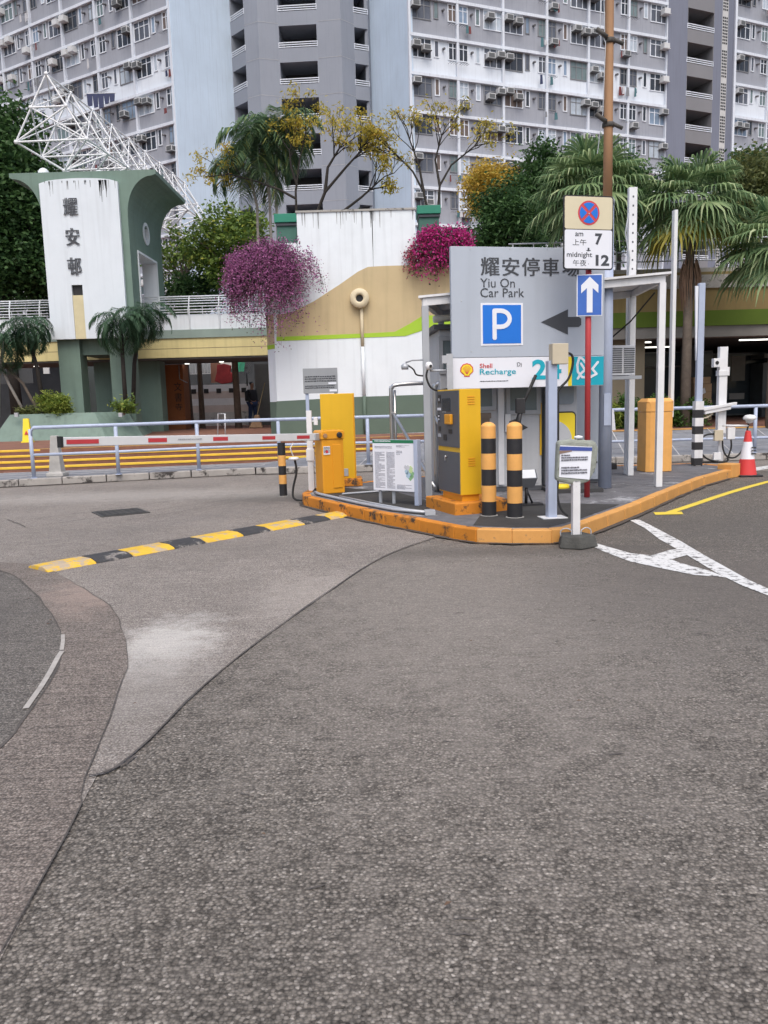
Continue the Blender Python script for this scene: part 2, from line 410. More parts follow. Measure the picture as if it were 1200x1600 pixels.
amber = mat('cabinet_orange', (.68, .30, .02), .38, .05, 2, dirt=((.45, .22, .04), .1, 9))
yellow = mat('cabinet_yellow', (.69, .41, .018), .42, .07, 1.5, streak=.12, dirt=((.42, .27, .05), .12, 8))
peach = mat('bollard_orange', (.72, .37, .105), .55, .1, 5, dirt=((.30, .18, .09), .16, 12))
black = mat('black_paint', (.022, .022, .025), .5, .2, 8, dirt=((.06, .06, .06), .12, 12))
dgrey = mat('dark_grey_panel', (.085, .092, .105), .45, .06, 3)
signgrey = mat('sign_grey', (.405, .45, .52), .42, .04, 1.5, streak=.12)
signtxt = mat('sign_charcoal', (.055, .06, .07), .5, .05)
blue = mat('sign_blue', (.012, .16, .62), .4, .04)
blue2 = mat('arrow_blue', (.045, .13, .46), .45, .1, 8)
teal = mat('sign_teal', (.01, .36, .47), .4, .03)
red = mat('red_paint', (.42, .045, .05), .5, .12, 4, dirt=((.2, .03, .03), .15, 8))
bred = mat('barrier_red', (.50, .05, .06), .5, .08, 6)
signred = mat('sign_red', (.55, .06, .07), .45, .04)
signyel = mat('sign_yellow', (.80, .62, .03), .4, .04)
scream = mat('sign_cream', (.62, .56, .40), .5, .05)
signwhite = mat('sign_white', (.72, .74, .80), .45, .03)
lav = mat('post_lavender', (.37, .425, .55), .5, .1, 3, streak=.3)
lavw = mat('post_white', (.68, .69, .71), .5, .08, 4, streak=.3, dirt=((.36, .33, .3), .08, 10))
rust = mat('lamp_post_rust', (.36, .205, .11), .7, .14, 1.6, streak=.25)
steel = mat('steel', (.55, .55, .55), .3, .1, 6, metal=.9)
galv = mat('galvanised', (.42, .44, .47), .45, .12, 5, metal=.3)
grey = mat('grey_metal', (.36, .38, .41), .5, .08, 3, streak=.25)
lgrey = mat('light_grey_booth', (.47, .49, .52), .5, .06, 2, streak=.25)
rubber = mat('black_rubber', (.018, .018, .018), .6, .1)
beige = mat('junction_beige', (.50, .44, .33), .55, .08, 5)
brick = mat('plaza_brick', (.20, .095, .065), .8, .25, 4, bump=.3, bscale=30)
stone = mat('paving_stone', (.2, .21, .235), .75, .2, 3, bump=.3, dirt=((.12, .12, .125), .4, 2.0))
nosing = mat('step_nosing_yellow', (.72, .47, .05), .6, .15, 3, dirt=((.40, .24, .06), .22, 6))
jointm = mat('paving_joint', (.46, .46, .47), .8, .3, 4)
islandm = mat('island_tarmac', (.125, .125, .135), .85, .4, 3.5, bump=.7, bscale=60, dirt=((.33, .335, .35), .5, 1.8))
islandd = mat('island_tarmac_dark', (.04, .039, .038), .85, .3, 3, bump=.7, bscale=60)
crack = mat('road_joint', (.085, .076, .07), .9, .3, 20)
filler = mat('joint_filler', (.36, .34, .315), .8, .25, 12)
hblack = mat('hump_black', (.045, .045, .048), .75, .25, 5, bump=.5, dirt=((.26, .24, .22), .6, 4))
hyel = mat('hump_yellow', (.66, .42, .04), .65, .12, 5, bump=.5, dirt=((.42, .34, .25), .75, 7))
bark = mat('bark', (.16, .13, .105), .9, .3, 6, bump=.8, bscale=25)
barkl = mat('bark_pale', (.30, .28, .25), .9, .25, 5, bump=.6, bscale=25)
barkd = mat('bark_dark', (.03, .026, .023), .9, .3, 6, bump=.8, bscale=25)
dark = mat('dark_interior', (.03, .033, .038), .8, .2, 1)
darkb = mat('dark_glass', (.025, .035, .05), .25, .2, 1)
card = mat('cardboard', (.46, .32, .20), .8, .12, 3)
tgreen = mat('shelter_green', (.02, .20, .13), .5, .1, 3)
L1 = leafmat('leaf_dark', (.025, .065, .022), (.075, .15, .045), .3)
L2 = leafmat('leaf_mid', (.06, .115, .03), (.20, .29, .055), .3, (.36, .36, .06))
L3 = leafmat('leaf_yellow', (.30, .27, .05), (.58, .47, .08), .4, (.60, .34, .05))
L4 = leafmat('leaf_gold', (.38, .25, .04), (.60, .43, .08), .4, (.30, .32, .06))
LP = leafmat('leaf_purple', (.21, .075, .16), (.46, .16, .36), .35, (.58, .27, .50))
LK = leafmat('leaf_pink', (.42, .02, .17), (.62, .05, .30), .35, (.30, .06, .11))
LF = leafmat('leaf_fan', (.075, .15, .065), (.24, .33, .15), .32, (.42, .48, .27))
LF2 = leafmat('leaf_feather', (.03, .075, .04), (.08, .15, .085), .3)
LFA = leafmat('leaf_areca', (.05, .11, .06), (.14, .22, .11), .32, (.36, .36, .09))
LH = leafmat('leaf_hedge', (.03, .08, .018), (.09, .17, .035), .3)
LY = leafmat('leaf_shrub', (.10, .17, .03), (.28, .33, .06), .3)

def marks(mb, x0, x1, z0, z1, rows, y0, y1, fill=.85, ch=.018, mi=0):
    """rows of tiny illegible print"""
    dz = (z1 - z0) / rows
    for r in range(rows):
        zt = z1 - r * dz; x = x0; end = x0 + (x1 - x0) * (1 if rnd.random() < fill else rnd.uniform(.3, .8))
        while x < end:
            wd = ch * rnd.uniform(.5, 1.6)
            mb.box(x, min(end, x + wd * .8), y0, y1, zt - dz * rnd.uniform(.55, .7), zt - dz * rnd.uniform(.05, .2), mi); x += wd

# ------------------------------------------------------------------ ground, road, kerbs
g = MB(); g.add([(-300, -60, 0), (300, -60, 0), (300, 400, 0), (-300, 400, 0)], [(0, 1, 2, 3)]); struct('road', g, ASPH)
def sheet(name, poly, z, m): b = MB(); b.add([(x, y, z) for x, y in poly], [tuple(range(len(poly)))]); return struct(name, b, m)
def ribbon(name, pts, wd, z, m, kind='structure'):
    b = MB(); vs = []
    P_ = [Vector((x, y, 0)) for x, y in pts]; n = len(P_)
    for i, p in enumerate(P_):
        t = (P_[min(i + 1, n - 1)] - P_[max(0, i - 1)]).normalized(); s_ = Vector((-t.y, t.x, 0)); ww = wd[i] if isinstance(wd, list) else wd
        vs += [(p.x - s_.x * ww, p.y - s_.y * ww, z), (p.x + s_.x * ww, p.y + s_.y * ww, z)]
    b.add(vs, [(2 * i, 2 * i + 1, 2 * i + 3, 2 * i + 2) for i in range(n - 1)]); return struct(name, b, m)
def smooth(pts, k=4, jit=0):
    out = []; n = len(pts)
    for i in range(n - 1):
        p0, p1, p2, p3 = pts[max(0, i - 1)], pts[i], pts[i + 1], pts[min(n - 1, i + 2)]
        for j in range(k):
            t = j / k
            q = [.5 * (2 * p1[a] + (p2[a] - p0[a]) * t + (2 * p0[a] - 5 * p1[a] + 4 * p2[a] - p3[a]) * t * t + (3 * p1[a] - p0[a] - 3 * p2[a] + p3[a]) * t ** 3) for a in range(len(p1))]
            q[0] += rnd.uniform(-jit, jit); q[1] += rnd.uniform(-jit, jit)
            out.append(tuple(q))
    out.append(tuple(pts[-1])); return out
J = [(-1.3, 3.08), (-1.21, 3.13), (-1.12, 3.3), (-.94, 4.44), (-.51, 6.05), (-.01, 7.63), (.62, 8.71), (.95, 9.1)]
J2 = smooth(J[1:], 5)
FARK = [(-14, 14.2), (-9.5, 15.15), (-6.4, 16.0), (-4, 16.75), (-2.7, 17.05), (-1, 16.95), (1.4, 16.9), (5, 17.2), (8.2, 17.15), (30, 17.0)]
sheet('concrete_apron', [(-.7, -4), (-1.09, 2.03)] + J2 + [(.6, 13), (2.2, 14.3), (6.1, 14.9), (30, 12.5), (30, 17.3)] + [(x, y + .1) for x, y in FARK[::-1][1:]] + [(-60, 15), (-60, -4)], .004, CONC)
OUT = smooth([(-4.6, 8.1), (-3.5, 7.75), (-3.19, 7.47), (-2.64, 6.74), (-2.1, 5.95), (-1.83, 5.38), (-1.56, 4.67), (-1.4, 3.9), (-1.24, 3.1), (-1.09, 2.03), (-.7, -4)], 4, .008)
INN = smooth([(-6, 8.3), (-4.6, 8.0), (-3.63, 7.44), (-2.94, 6.54), (-2.34, 5.52), (-1.99, 4.77), (-1.80, 3.84), (-1.75, 3.43), (-1.8, 2.2), (-1.9, -4)], 4, .008)
sheet('concrete_channel', OUT + INN[::-1], .008, CBAND)
sheet('concrete_lane', INN + [(-60, -4), (-60, 9)], .008, CLEFT)
ribbon('slab_joint', [(x + rnd.uniform(-.004, .004), y) for x, y in J2], [rnd.uniform(.0025, .0065) for _ in J2], .012, crack)
ribbon('slab_joint', [(-1.24, 3.12), (-1.2, 3.125), (-1.12, 3.22), (-1.1, 3.3)], .006, .0135, crack)
ribbon('channel_joint', OUT[4:-2], [rnd.uniform(.0006, .0035) for _ in OUT[4:-2]], .0125, crack)
ribbon('lane_joint', INN[6:-3], [rnd.choice((.003, .005, .009)) for _ in INN[6:-3]], .0125, crack)
ribbon('joint_filler', [(-2.02, 4.83), (-2.0, 4.72), (-1.93, 4.42), (-1.885, 4.2), (-1.83, 3.88)], .015, .0145, filler)
ribbon('joint_filler', [(-2.16, 5.2), (-2.1, 5.05), (-2.03, 4.85)], .012, .0145, filler)
for p_ in ([(-5.2, 11.0), (-4.6, 10.2)], [(-4.6, 10.2), (-2.4, 12.6)], [(-3.4, 10.6), (-2.0, 12.7)], [(-4.9, 10.9), (-3.4, 12.6)]):
    ribbon('manhole_slab_joint', smooth([p_[0], ((p_[0][0] + p_[1][0]) / 2 + .02, (p_[0][1] + p_[1][1]) / 2), p_[1]], 4, .01), .006, .012, crack)
mh = MB(); mh.box(-.33, .33, -.33, .33, 0, .012); mh.box(-.29, .29, -.29, .29, .012, .016, 1)
for i in range(6):
    for j in range(6): mh.box(-.25 + i * .09, -.19 + i * .09, -.25 + j * .09, -.19 + j * .09, .016, .02, 0)
tag(mh.build('manhole_cover', [mat('iron', (.06, .058, .056), .6, .2), mat('iron_dark', (.035, .034, .034), .7, .2)], loc=(-3.77, 11.42, .004), rz=.55), 'square dark iron manhole cover set in the concrete road behind the barrier arm', 'manhole cover')
# little asphalt scars and cracks
for i in range(46):
    x, y = rnd.uniform(-.6, 3.2), rnd.uniform(2.0, 9.5)
    if x < (y - 3) * .28 - .9 or x > .2 + y * .42: continue
    ln = rnd.uniform(.02, .09); a = rnd.uniform(-.35, .35)
    pts = [(x + math.cos(a) * ln * k / 3 + rnd.uniform(-.004, .004), y + math.sin(a) * ln * k / 3 + rnd.uniform(-.006, .006)) for k in range(4)]
    ribbon('road_scar', pts, [.001, rnd.uniform(.002, .006), rnd.uniform(.002, .006), .001], .0045, crack)

# road markings
def worn_mat(name, c, amt, under):
    m = mat(name, c, .65, .08, 3, dirt=(under, amt, 14)); return m
mwhite = worn_mat('marking_white', (.62, .62, .61), .66, (.11, .105, .1)); myel = worn_mat('marking_yellow', (.68, .52, .06), .16, (.2, .17, .08))
mk = MB()
def G2(px, py): p = gp(px, py); return (p.x, p.y)
def poly_px(mb, pts, z=.004, mi=0): q = [G2(*p) for p in pts]; mb.add([(x, y, z) for x, y in q], [tuple(range(len(q)))], mi)
poly_px(mk, [(915, 849), (930, 849), (985, 865), (1040, 871), (1062, 880), (1110, 893), (1135, 903), (1085, 899), (1040, 890), (985, 878), (945, 863)], .0045)
poly_px(mk, [(983, 813), (998, 812), (1018, 822), (1065, 847), (1100, 868), (1170, 907), (1230, 934), (1225, 941), (1160, 916), (1118, 895), (1095, 881), (1060, 860), (1030, 843), (1008, 826)], .0055)
poly_px(mk, [(1018, 869), (1048, 860), (1062, 859), (1074, 868), (1045, 876)], .0065)
struct('road_marking', mk, mwhite)
yk = MB(); yl = smooth([G2(1046, 801), G2(1080, 790), G2(1140, 770), G2(1200, 753), G2(1290, 731)], 5)
struct_line = ribbon('yellow_line', yl, .055, .0045, myel)
poly_px(yk, [(1021, 801), (1065, 800), (1068, 804), (1024, 805)], .0057); struct('yellow_line_end', yk, myel)
wl = MB(); poly_px(wl, [(1110, 742), (1200, 728), (1260, 720), (1262, 724), (1200, 733), (1125, 746)], .009); struct('road_marking', wl, mwhite)

# island
ISL = [(-1.22, 12.0), (-1.16, 11.61), (-.5, 10.4), (0, 9.58), (.40, 9.0), (.74, 8.46), (.95, 8.22), (1.3, 8.1), (1.7, 8.06), (1.9, 8.14), (2.19, 8.5), (3.19, 9.91), (4.25, 11.51), (5.1, 12.72), (6.04, 13.84),
       (6.3, 14.5), (5.9, 15.3), (4, 15.2), (2, 14.7), (.4, 14.0), (-.8, 13.1), (-1.15, 12.6)]
def offset(poly, d):
    n = len(poly); out = []
    for i in range(n):
        a, b, c = Vector(poly[i - 1]), Vector(poly[i]), Vector(poly[(i + 1) % n])
        n1 = Vector((-(b - a).y, (b - a).x)).normalized(); n2 = Vector((-(c - b).y, (c - b).x)).normalized(); m_ = (n1 + n2).normalized()
        out.append(tuple(b + m_ * d / max(.5, m_.dot(n1))))
    return out
INI = offset(ISL, .12)
b = MB(); b.prism(offset(ISL, .11), .001, .144); ism = struct('island_surface', b, islandm)
sheet('island_tarmac_patch', [(-1.0, 11.7), (-.35, 10.5), (.1, 9.75), (.52, 9.3), (.62, 10.6), (.2, 11.8), (-.6, 12.6)], .148, islandd)
sheet('island_tarmac_patch', [(.95, 8.5), (1.3, 8.28), (1.72, 8.25), (2.05, 8.6), (2.9, 9.8), (2.2, 10.1), (1.2, 9.6)], .148, islandd)
kl, kr = MB(), MB(); n = len(ISL)
for i in range(n):
    a, c, d, e = ISL[i], ISL[(i + 1) % n], INI[(i + 1) % n], INI[i]
    tgt = kl if (i <= 5 or i >= 15) else kr
    ln = math.dist(a, c); k = max(1, round(ln / .62))
    for j in range(k):
        t0, t1 = j / k + (.006 if k > 1 else 0), (j + 1) / k - (.006 if k > 1 else 0)
        def lp(u, v, t): return (u[0] + (v[0] - u[0]) * t, u[1] + (v[1] - u[1]) * t)
        jz = rnd.uniform(-.003, .003)
        tgt.prism([lp(a, c, t0), lp(a, c, t1), lp(e, d, t1), lp(e, d, t0)], 0, .15 + jz)
struct('island_kerb', kl, orange, bevel=.012); struct('island_kerb', kr, orangel, bevel=.012)
b = MB(); b.box(-.16, .16, -.13, .13, 0, .24); struct('kerb_end_block', b, orangel, bevel=.015, loc=(6.02, 13.95, 0), rz=.7)
grime = mat('gutter_grime', (.07, .062, .056), .9, .3, 8)
gp_ = offset(ISL, -.03)[0:15]; gp_ = [(x, y) for i in range(14) for (x, y) in [(gp_[i][0] + (gp_[i + 1][0] - gp_[i][0]) * k / 6, gp_[i][1] + (gp_[i + 1][1] - gp_[i][1]) * k / 6) for k in range(6)]]
ribbon('gutter_grime', gp_, [rnd.uniform(.012, .05) for _ in gp_], .0155, grime)
gf_ = [(x, y - .03) for i in range(len(FARK) - 1) for (x, y) in [(FARK[i][0] + (FARK[i + 1][0] - FARK[i][0]) * k / 8, FARK[i][1] + (FARK[i + 1][1] - FARK[i][1]) * k / 8) for k in range(8)]]
ribbon('gutter_grime', gf_, [rnd.uniform(.01, .06) for _ in gf_], .0155, grime)
# drain conduit pipes lying on the island edge
b = MB(); b.tube([(-1.02, 11.9, .17), (-.93, 11.62, .17), (-.3, 10.42, .17), (.12, 9.75, .17), (.52, 9.4, .17)], .022, 8); b.tube([(-.62, 11.3, .165), (-.1, 10.35, .165), (.3, 9.7, .165), (.55, 9.45, .165)], .016, 8)
b.tube([(-.6, 11.6, .165), (.1, 11.9, .165), (.5, 11.6, .165)], .016, 6); b.box(.48, .6, 9.3, 9.46, .148, .2)
tag(b.build('cable_conduit', galv), 'grey cable conduits lying along the inner edge of the orange kerb', 'conduit')

# far kerb, pavement, steps, plaza
kb = MB(); nk = len(FARK)
for i in range(nk - 1):
    a, c = Vector(FARK[i]), Vector(FARK[i + 1]); k = max(1, round((c - a).length / .9))
    for j in range(k):
        p, q = a.lerp(c, (j + .008) / k), a.lerp(c, (j + .992) / k); s_ = Vector((-(q - p).y, (q - p).x)).normalized() * .14
        kb.prism([tuple(p), tuple(q), tuple(q + s_), tuple(p + s_)], 0, .15 + rnd.uniform(-.004, .004))
struct('far_kerb', kb, kerbgrey, bevel=.02)
SL = .17
def sy(x): return 19.0 + SL * x
# paving: flat on the left, ramping up to the plaza on the right of x = 0
vs = []; fs = []; xs = [-14, -9.5, -6.4, -4, -2.7, -1, .4, 1.4, 3, 5, 8.2, 16, 30]
def fky(x):
    for (x0, y0), (x1, y1) in zip(FARK[:-1], FARK[1:]):
        if x0 <= x <= x1: return y0 + (y1 - y0) * (x - x0) / (x1 - x0)
    return 17
for i, x in enumerate(xs):
    y0 = fky(x) + .15; y1 = min(sy(x) + .1, 19.6) if x <= 1.5 else 19.6; z1 = .145 if x < -1 else (.3 if x < .9 else .598)
    vs += [(x, y0, .145), (x, y1, z1)]
    if i: fs.append((2 * i - 2, 2 * i, 2 * i + 1, 2 * i - 1))
b = MB(); b.add(vs, fs); struct('pavement', b, stone)
b = MB()
for k, x in enumerate([-12 + 1.15 * i for i in range(34)]):   # pale joints of the paving slabs
    y0 = fky(x) + .18; y1 = min(sy(x), 19.4) if x <= 1.5 else 19.5
    zz = lambda yy, xx: .152 + ((yy - y0) / (y1 - y0)) * (0 if xx < -1 else (.155 if xx < .9 else .45))
    b.add([(x, y0, zz(y0, x)), (x + .025, y0, zz(y0, x)), (x + .325, y1, zz(y1, x)), (x + .3, y1, zz(y1, x))], [(0, 1, 2, 3)])
for fr in (.3, .62, .86):
    for i in range(len(xs) - 1):
        q = []
        for x in (xs[i], xs[i + 1]):
            y0 = fky(x) + .15; y1 = min(sy(x) + .1, 19.6) if x <= 1.5 else 19.6; z1 = .145 if x < -1 else (.3 if x < .9 else .598)
            y = y0 + (y1 - y0) * fr; z = .145 + (z1 - .145) * fr + .006; q.append((x, y, z)); q.append((x, y + .04, z + .002))
        b.add([q[0], q[2], q[3], q[1]], [(0, 1, 2, 3)])
struct('paving_joints', b, jointm)
b = MB(); b.prism([(-60, 10), (-14, sy(-14) + .9), (1.4, sy(1.4) + .72), (2.2, 19.6), (60, 19.6), (60, 120), (-60, 120)], .002, .6); struct('plaza', b, brick)
for k in range(4):
    z = .26 + .112 * k; off = .28 * k; b = MB()
    x0, x1 = -14, 1.6
    def sp(x, d): return (x - SL * 0, sy(x) + off + d)
    b.prism([sp(x0, 0), sp(x1, 0), sp(x1, 1.2), sp(x0, 1.2)], .1 + .112 * k, z - .001)
    struct('steps', b, brick)
    b = MB(); b.prism([sp(x0, -.012), sp(x1, -.012), sp(x1, .06), sp(x0, .06)], z - .045, z + .006); struct('step_nosing', b, nosing, bevel=.008)
b = MB(); b.box(2.0, 30, 19.5, 19.62, .59, .612); struct('plaza_edge_line', b, mat('edge_orange', (.55, .30, .09), .7, .2, 3))

# ------------------------------------------------------------------ speed hump
t = thing('speed_hump', 'low speed hump in worn yellow and black blocks crossing the concrete lane', 'speed hump', (-3.27, 7.42, .004), math.atan2(3.42, 2.94))
HL = 4.23; cuts = [0, .075, .19, .285, .42, .515, .66, .745, .875, 1.0]
cuts = [0, .15, .285, .43, .53, .675, .765, .885, 1.0]; cuts = [HL * c for c in cuts]
HL = 4.3; cuts = [0, .5, .9, 1.4, 1.8, 2.33, 2.74, 3.3, 3.75, HL]
for i in range(9):
    a, c = cuts[i] + .004, cuts[i + 1] - .004; b = MB(); prof = [(-.20, 0), (-.18, .02), (-.09, .045), (.09, .045), (.18, .02), (.20, 0)]
    b.prism(prof, a, c, 'X'); b.build('hump_block', hyel if i % 2 == 0 else hblack, t, bevel=.006)

# ------------------------------------------------------------------ barrier, cabinets and bollards on the island
def screw(mb, x, y, z, r=.008, mi=0): mb.lathe([(r, 0), (r, .004), (r * .5, .006)], 8, (x, y, z), None, 'Y') if False else mb.box(x - r, x + r, y - .004, y, z - r, z + r, mi)
# barrier cabinet (two faces seen: rotated)
t = thing('barrier_cabinet', 'short orange lift-gate cabinet whose red and white arm is lowered across the lane', 'barrier cabinet', (-.79, 11.98, .15), math.radians(24))
b = MB(); b.box(-.17, .17, -.16, .16, 0, .80); b.build('body', amber, t, bevel=.012)
b = MB(); b.prism([(-.185, .80), (.185, .80), (.185, .90), (.165, .93), (-.165, .93), (-.185, .90)], -.175, .175, 'Y'); b.build('lid', amber, t, bevel=.012)
b = MB(); b.box(-.01, .13, -.172, -.161, .08, .72); b.build('door', amber, t, bevel=.006)
b = MB(); b.box(-.15, -.05, -.172, -.162, .58, .70); o = b.build('notice', signwhite, t); bb = MB(); marks(bb, -.145, -.055, .60, .69, 5, -.1745, -.1725, .9, .016); bb.box(-.12, -.08, -.175, -.1725, .60, .64, 1); bb.build('print', [signtxt, bred], o)
b = MB(); b.lathe([(.042, 0), (.042, .02), (.03, .028)], 20, (.10, -.178, .86), None, 'Y'); b.build('pivot_cap', black, t)
b = MB(); b.lathe([(.035, 0), (.03, .015)], 12, (-.12, -.178, .855), None, 'Y'); b.build('emblem', rust, t)
# the arm
A0, A1 = Vector((-.93, 11.86, .99)), Vector((-3.42, 8.62, 1.15))
ad = (A1 - A0); ln = ad.length; x_ = ad.normalized(); y_ = Vector((0, 0, 1)).cross(x_).normalized(); z_ = x_.cross(y_)
mwA = Matrix.Translation(A0) @ Matrix((x_, y_, z_)).transposed().to_4x4()
b = MB(); h0, h1 = .052, .05
b.add([(0, -.03, -h0), (0, .03, -h0), (0, .03, h0), (0, -.03, h0), (ln, -.025, -h1), (ln, .025, -h1), (ln, .025, h1), (ln, -.025, h1)], [(0, 1, 2, 3), (7, 6, 5, 4), (0, 4, 5, 1), (1, 5, 6, 2), (2, 6, 7, 3), (3, 7, 4, 0)])
arm = b.build('boom', mat('boom_white', (.66, .67, .68), .45, .05, 4, dirt=((.4, .39, .37), .1, 8)), t, bevel=.006, mw=mwA)
for f0, f1 in ((.055, .12), (.225, .285), (.435, .495), (.67, .735), (.895, .99)):
    for sgn in (-1, 1):
        b = MB(); yy = sgn * .031; b.box(ln * f0, ln * f1, min(yy, yy - sgn * .003), max(yy, yy - sgn * .003), -.024, .024); b.build('red_stripe', bred, arm, mw=mwA)
for sgn in (-1, 1):
    b = MB(); marks(b, ln * .54, ln * .63, -.012, .014, 1, *(sorted((sgn * .0325, sgn * .031))), .9, .02); b.build('small_print', mat('faded_print', (.35, .36, .38), .6, .1), arm, mw=mwA)
b = MB(); b.box(ln, ln + .03, -.035, .035, -.06, .06); b.build('end_cap', rubber, arm, mw=mwA)
b = MB(); b.box(-.12, .12, -.05, .05, -.045, .045); b.build('arm_bracket', galv, arm, mw=mwA)
# dome on the arm post
t = thing('camera_post', 'slim white post with dome camera and black hose beside the lift-gate cabinet', 'post', (-1.1, 12.32, .15), 0)
b = MB(); b.box(-.045, .045, -.045, .045, 0, .85); b.box(-.06, .06, -.06, .06, .46, .64); b.box(-.04, .04, -.04, .04, .85, 1.22); b.build('pole', lavw, t, bevel=.004)
b = MB(); b.lathe([(.0, .0), (.055, .01), (.07, .04), (.06, .05), (0, .05)], 16, (-.25, -.05, .80)); b.tube([(-.04, 0, .75), (-.14, -.03, .8), (-.25, -.05, .83)], .012, 6); b.build('dome', lavw, t)
b = MB(); b.lathe([(.07, -.02), (.085, 0), (.07, .02), (.045, .025)], 20, (-.25, -.05, .50)); b.tube([(-.25, -.05, .74), (-.3, -.05, .66), (-.26, -.05, .54)], .01, 6); b.build('camera_ring', lavw, t)
b = MB(); b.tube(smooth([(-.24, -.04, .48), (-.22, -.04, .3), (-.28, -.06, .05), (-.27, -.1, -.1), (-.12, -.15, -.13), (.02, -.12, -.02), (.06, -.05, .03)], 5), .017, 8); b.build('hose', rubber, t, fixn=False)
b = MB(); b.box(.07, .13, -.03, .03, 1.0, 1.12); b.box(.04, .08, -.01, .01, 1.05, 1.07); b.build('junction_box', lavw, t, bevel=.004)

def striped(name, label, loc, r, h, cuts, m1, m2, group=None, dome=True, n=28, square=False, top=None, cat='bollard'):
    """cuts: heights where the colour changes, starting with m2 at the foot"""
    t = thing(name, label, cat, loc, 0, group)
    zs = [0] + cuts + [h]; b = MB()
    for i in range(len(zs) - 1):
        mi = i % 2
        if square: b.box(-r, r, -r, r, zs[i], zs[i + 1], mi)
        else: b.lathe([(r, zs[i]), (r, zs[i + 1])], n, (0, 0, 0), [mi], cap=False)
    b.build('shaft', [m2, m1], t, bevel=.0)
    if dome:
        b = MB(); b.lathe([(r, h), (r * .97, h + .012), (r * .7, h + .035), (r * .3, h + .048), (.001, h + .05)], n, cap=False); b.build('cap', m1, t)
    if top: top(t)
    b = MB(); b.lathe([(r * 1.22, 0), (r * 1.15, .006)], n); b.build('base_ring', mat('cement_collar', (.30, .295, .28), .85, .3, 12), t)
    return t
striped('striped_bollard', 'short thin orange and black striped post standing under the white barrier arm', (-1.62, 12.95, .004), .062, .86, [.20, .345, .49, .66], peach, black, dome=False)
striped('striped_bollard', 'stout orange and black bollard right beside the yellow ticket machine', (1.21, 9.17, .15), .084, 1.02, [.165, .35, .535, .715, .885], peach, black, group='striped bollards guarding the ticket machine')
striped('striped_bollard', 'stout orange and black bollard nearer the grey square post than the ticket machine', (1.475, 8.98, .15), .086, 1.02, [.165, .35, .535, .715, .885], peach, black, group='striped bollards guarding the ticket machine')

scm = mat('scuff_rubber', (.07, .06, .05), .8, .3, 20)
# tall yellow cabinet behind
t = thing('yellow_cabinet', 'tall plain yellow cabinet on an orange plinth behind the short barrier cabinet', 'cabinet', (-.70, 12.95, .15), math.radians(4))
b = MB(); b.box(-.27, .27, -.12, .2, .12, 1.47); b.build('body', yellow, t, bevel=.008)
b = MB(); b.box(-.30, .36, -.2, .25, 0, .12); b.build('plinth', orange, t, bevel=.01)
b = MB(); b.box(.245, .262, -.128, .16, .14, 1.45); b.build('side_door', amber, t, bevel=.003)
b = MB(); b.box(-.02, .14, -.13, -.12, .16, .28); b.build('vent_plate', grey, t, bevel=.003)

# ticket machine
t = thing('ticket_machine', 'yellow car park ticket machine with a dark grey front, on an orange concrete plinth', 'ticket machine', (.91, 9.40, 0), math.radians(-71.5))
# local x runs from the near corner's far end: face looks along -Y(local)
Wm = .66; ox = -Wm
b = MB(); b.box(ox, 0, 0, .27, .36, 1.60); b.build('body', yellow, t, bevel=.006)
b = MB(); b.box(ox + .05, -.03, .03, .25, .27, .36); b.build('foot', amber, t)
b = MB(); b.box(ox + .012, -.006, -.012, .0, .92, 1.585); pn = b.build('upper_panel', dgrey, t, bevel=.003)
b = MB(); b.box(ox + .012, -.006, -.012, .0, .375, .865); b.build('lower_door', dgrey, t, bevel=.003)
b = MB(); b.box(ox + .17, ox + .42, -.016, -.012, 1.34, 1.50); b.build('screen', darkb, t, bevel=.002)
b = MB(); b.box(ox + .31, ox + .49, -.05, -.012, 1.19, 1.31); b.build('push_button', amber, t, bevel=.01)
for q in ((.04, .13, 1.44, 1.54), (.05, .09, 1.22, 1.31), (.05, .12, 1.1, 1.16)): b = MB(); b.box(ox + q[0], ox + q[1], -.016, -.012, q[2], q[3]); b.build('indicator', black, t)
for q in ((.03, .13, 1.355, 1.385), (.055, .085, 1.235, 1.255), (.055, .085, 1.275, 1.295), (.075, .09, 1.47, 1.5)): b = MB(); b.box(ox + q[0], ox + q[1], -.019, -.0118, q[2], q[3]); b.build('label', signwhite, t)
for q in ((.36, .46, 1.08, 1.13), (.2, .3, .995, 1.065)): b = MB(); b.box(ox + q[0], ox + q[1], -.017, -.012, q[2], q[3]); b.build('slot', black, t)
b = MB(); b.box(ox + .04, ox + .12, -.02, -.012, 1.03, 1.07); b.build('slot', grey, t)
b = MB(); marks(b, ox + .17, ox + .45, 1.32, 1.35, 1, -.0145, -.0125, .8, .02); b.build('print', galv, t)
b = MB(); b.lathe([(.02, 0), (.015, .02)], 10, (ox + .27, -.012, .80), None, 'Y'); b.box(ox + .265, ox + .275, -.035, -.012, .75, .80); b.build('lock', steel, t)
for zz in (1.42, .70):
    b = MB()
    for k in range(4): b.box(.0, .006, .10, .19, zz + k * .028, zz + .012 + k * .028)
    b.build('vent_slats', amber, t, bevel=.002)
b = MB(); b.prism([(ox - .12, -.14), (.10, -.12), (.10, .34), (.02, .62), (ox - .12, .62)], 0, .285); b.build('plinth', orange, t, bevel=.015)

# information notice board
t = thing('notice_board', 'white printed information board with green header on grey legs, left of the ticket machine', 'notice board', (.43, 10.20, .15), math.radians(-37))
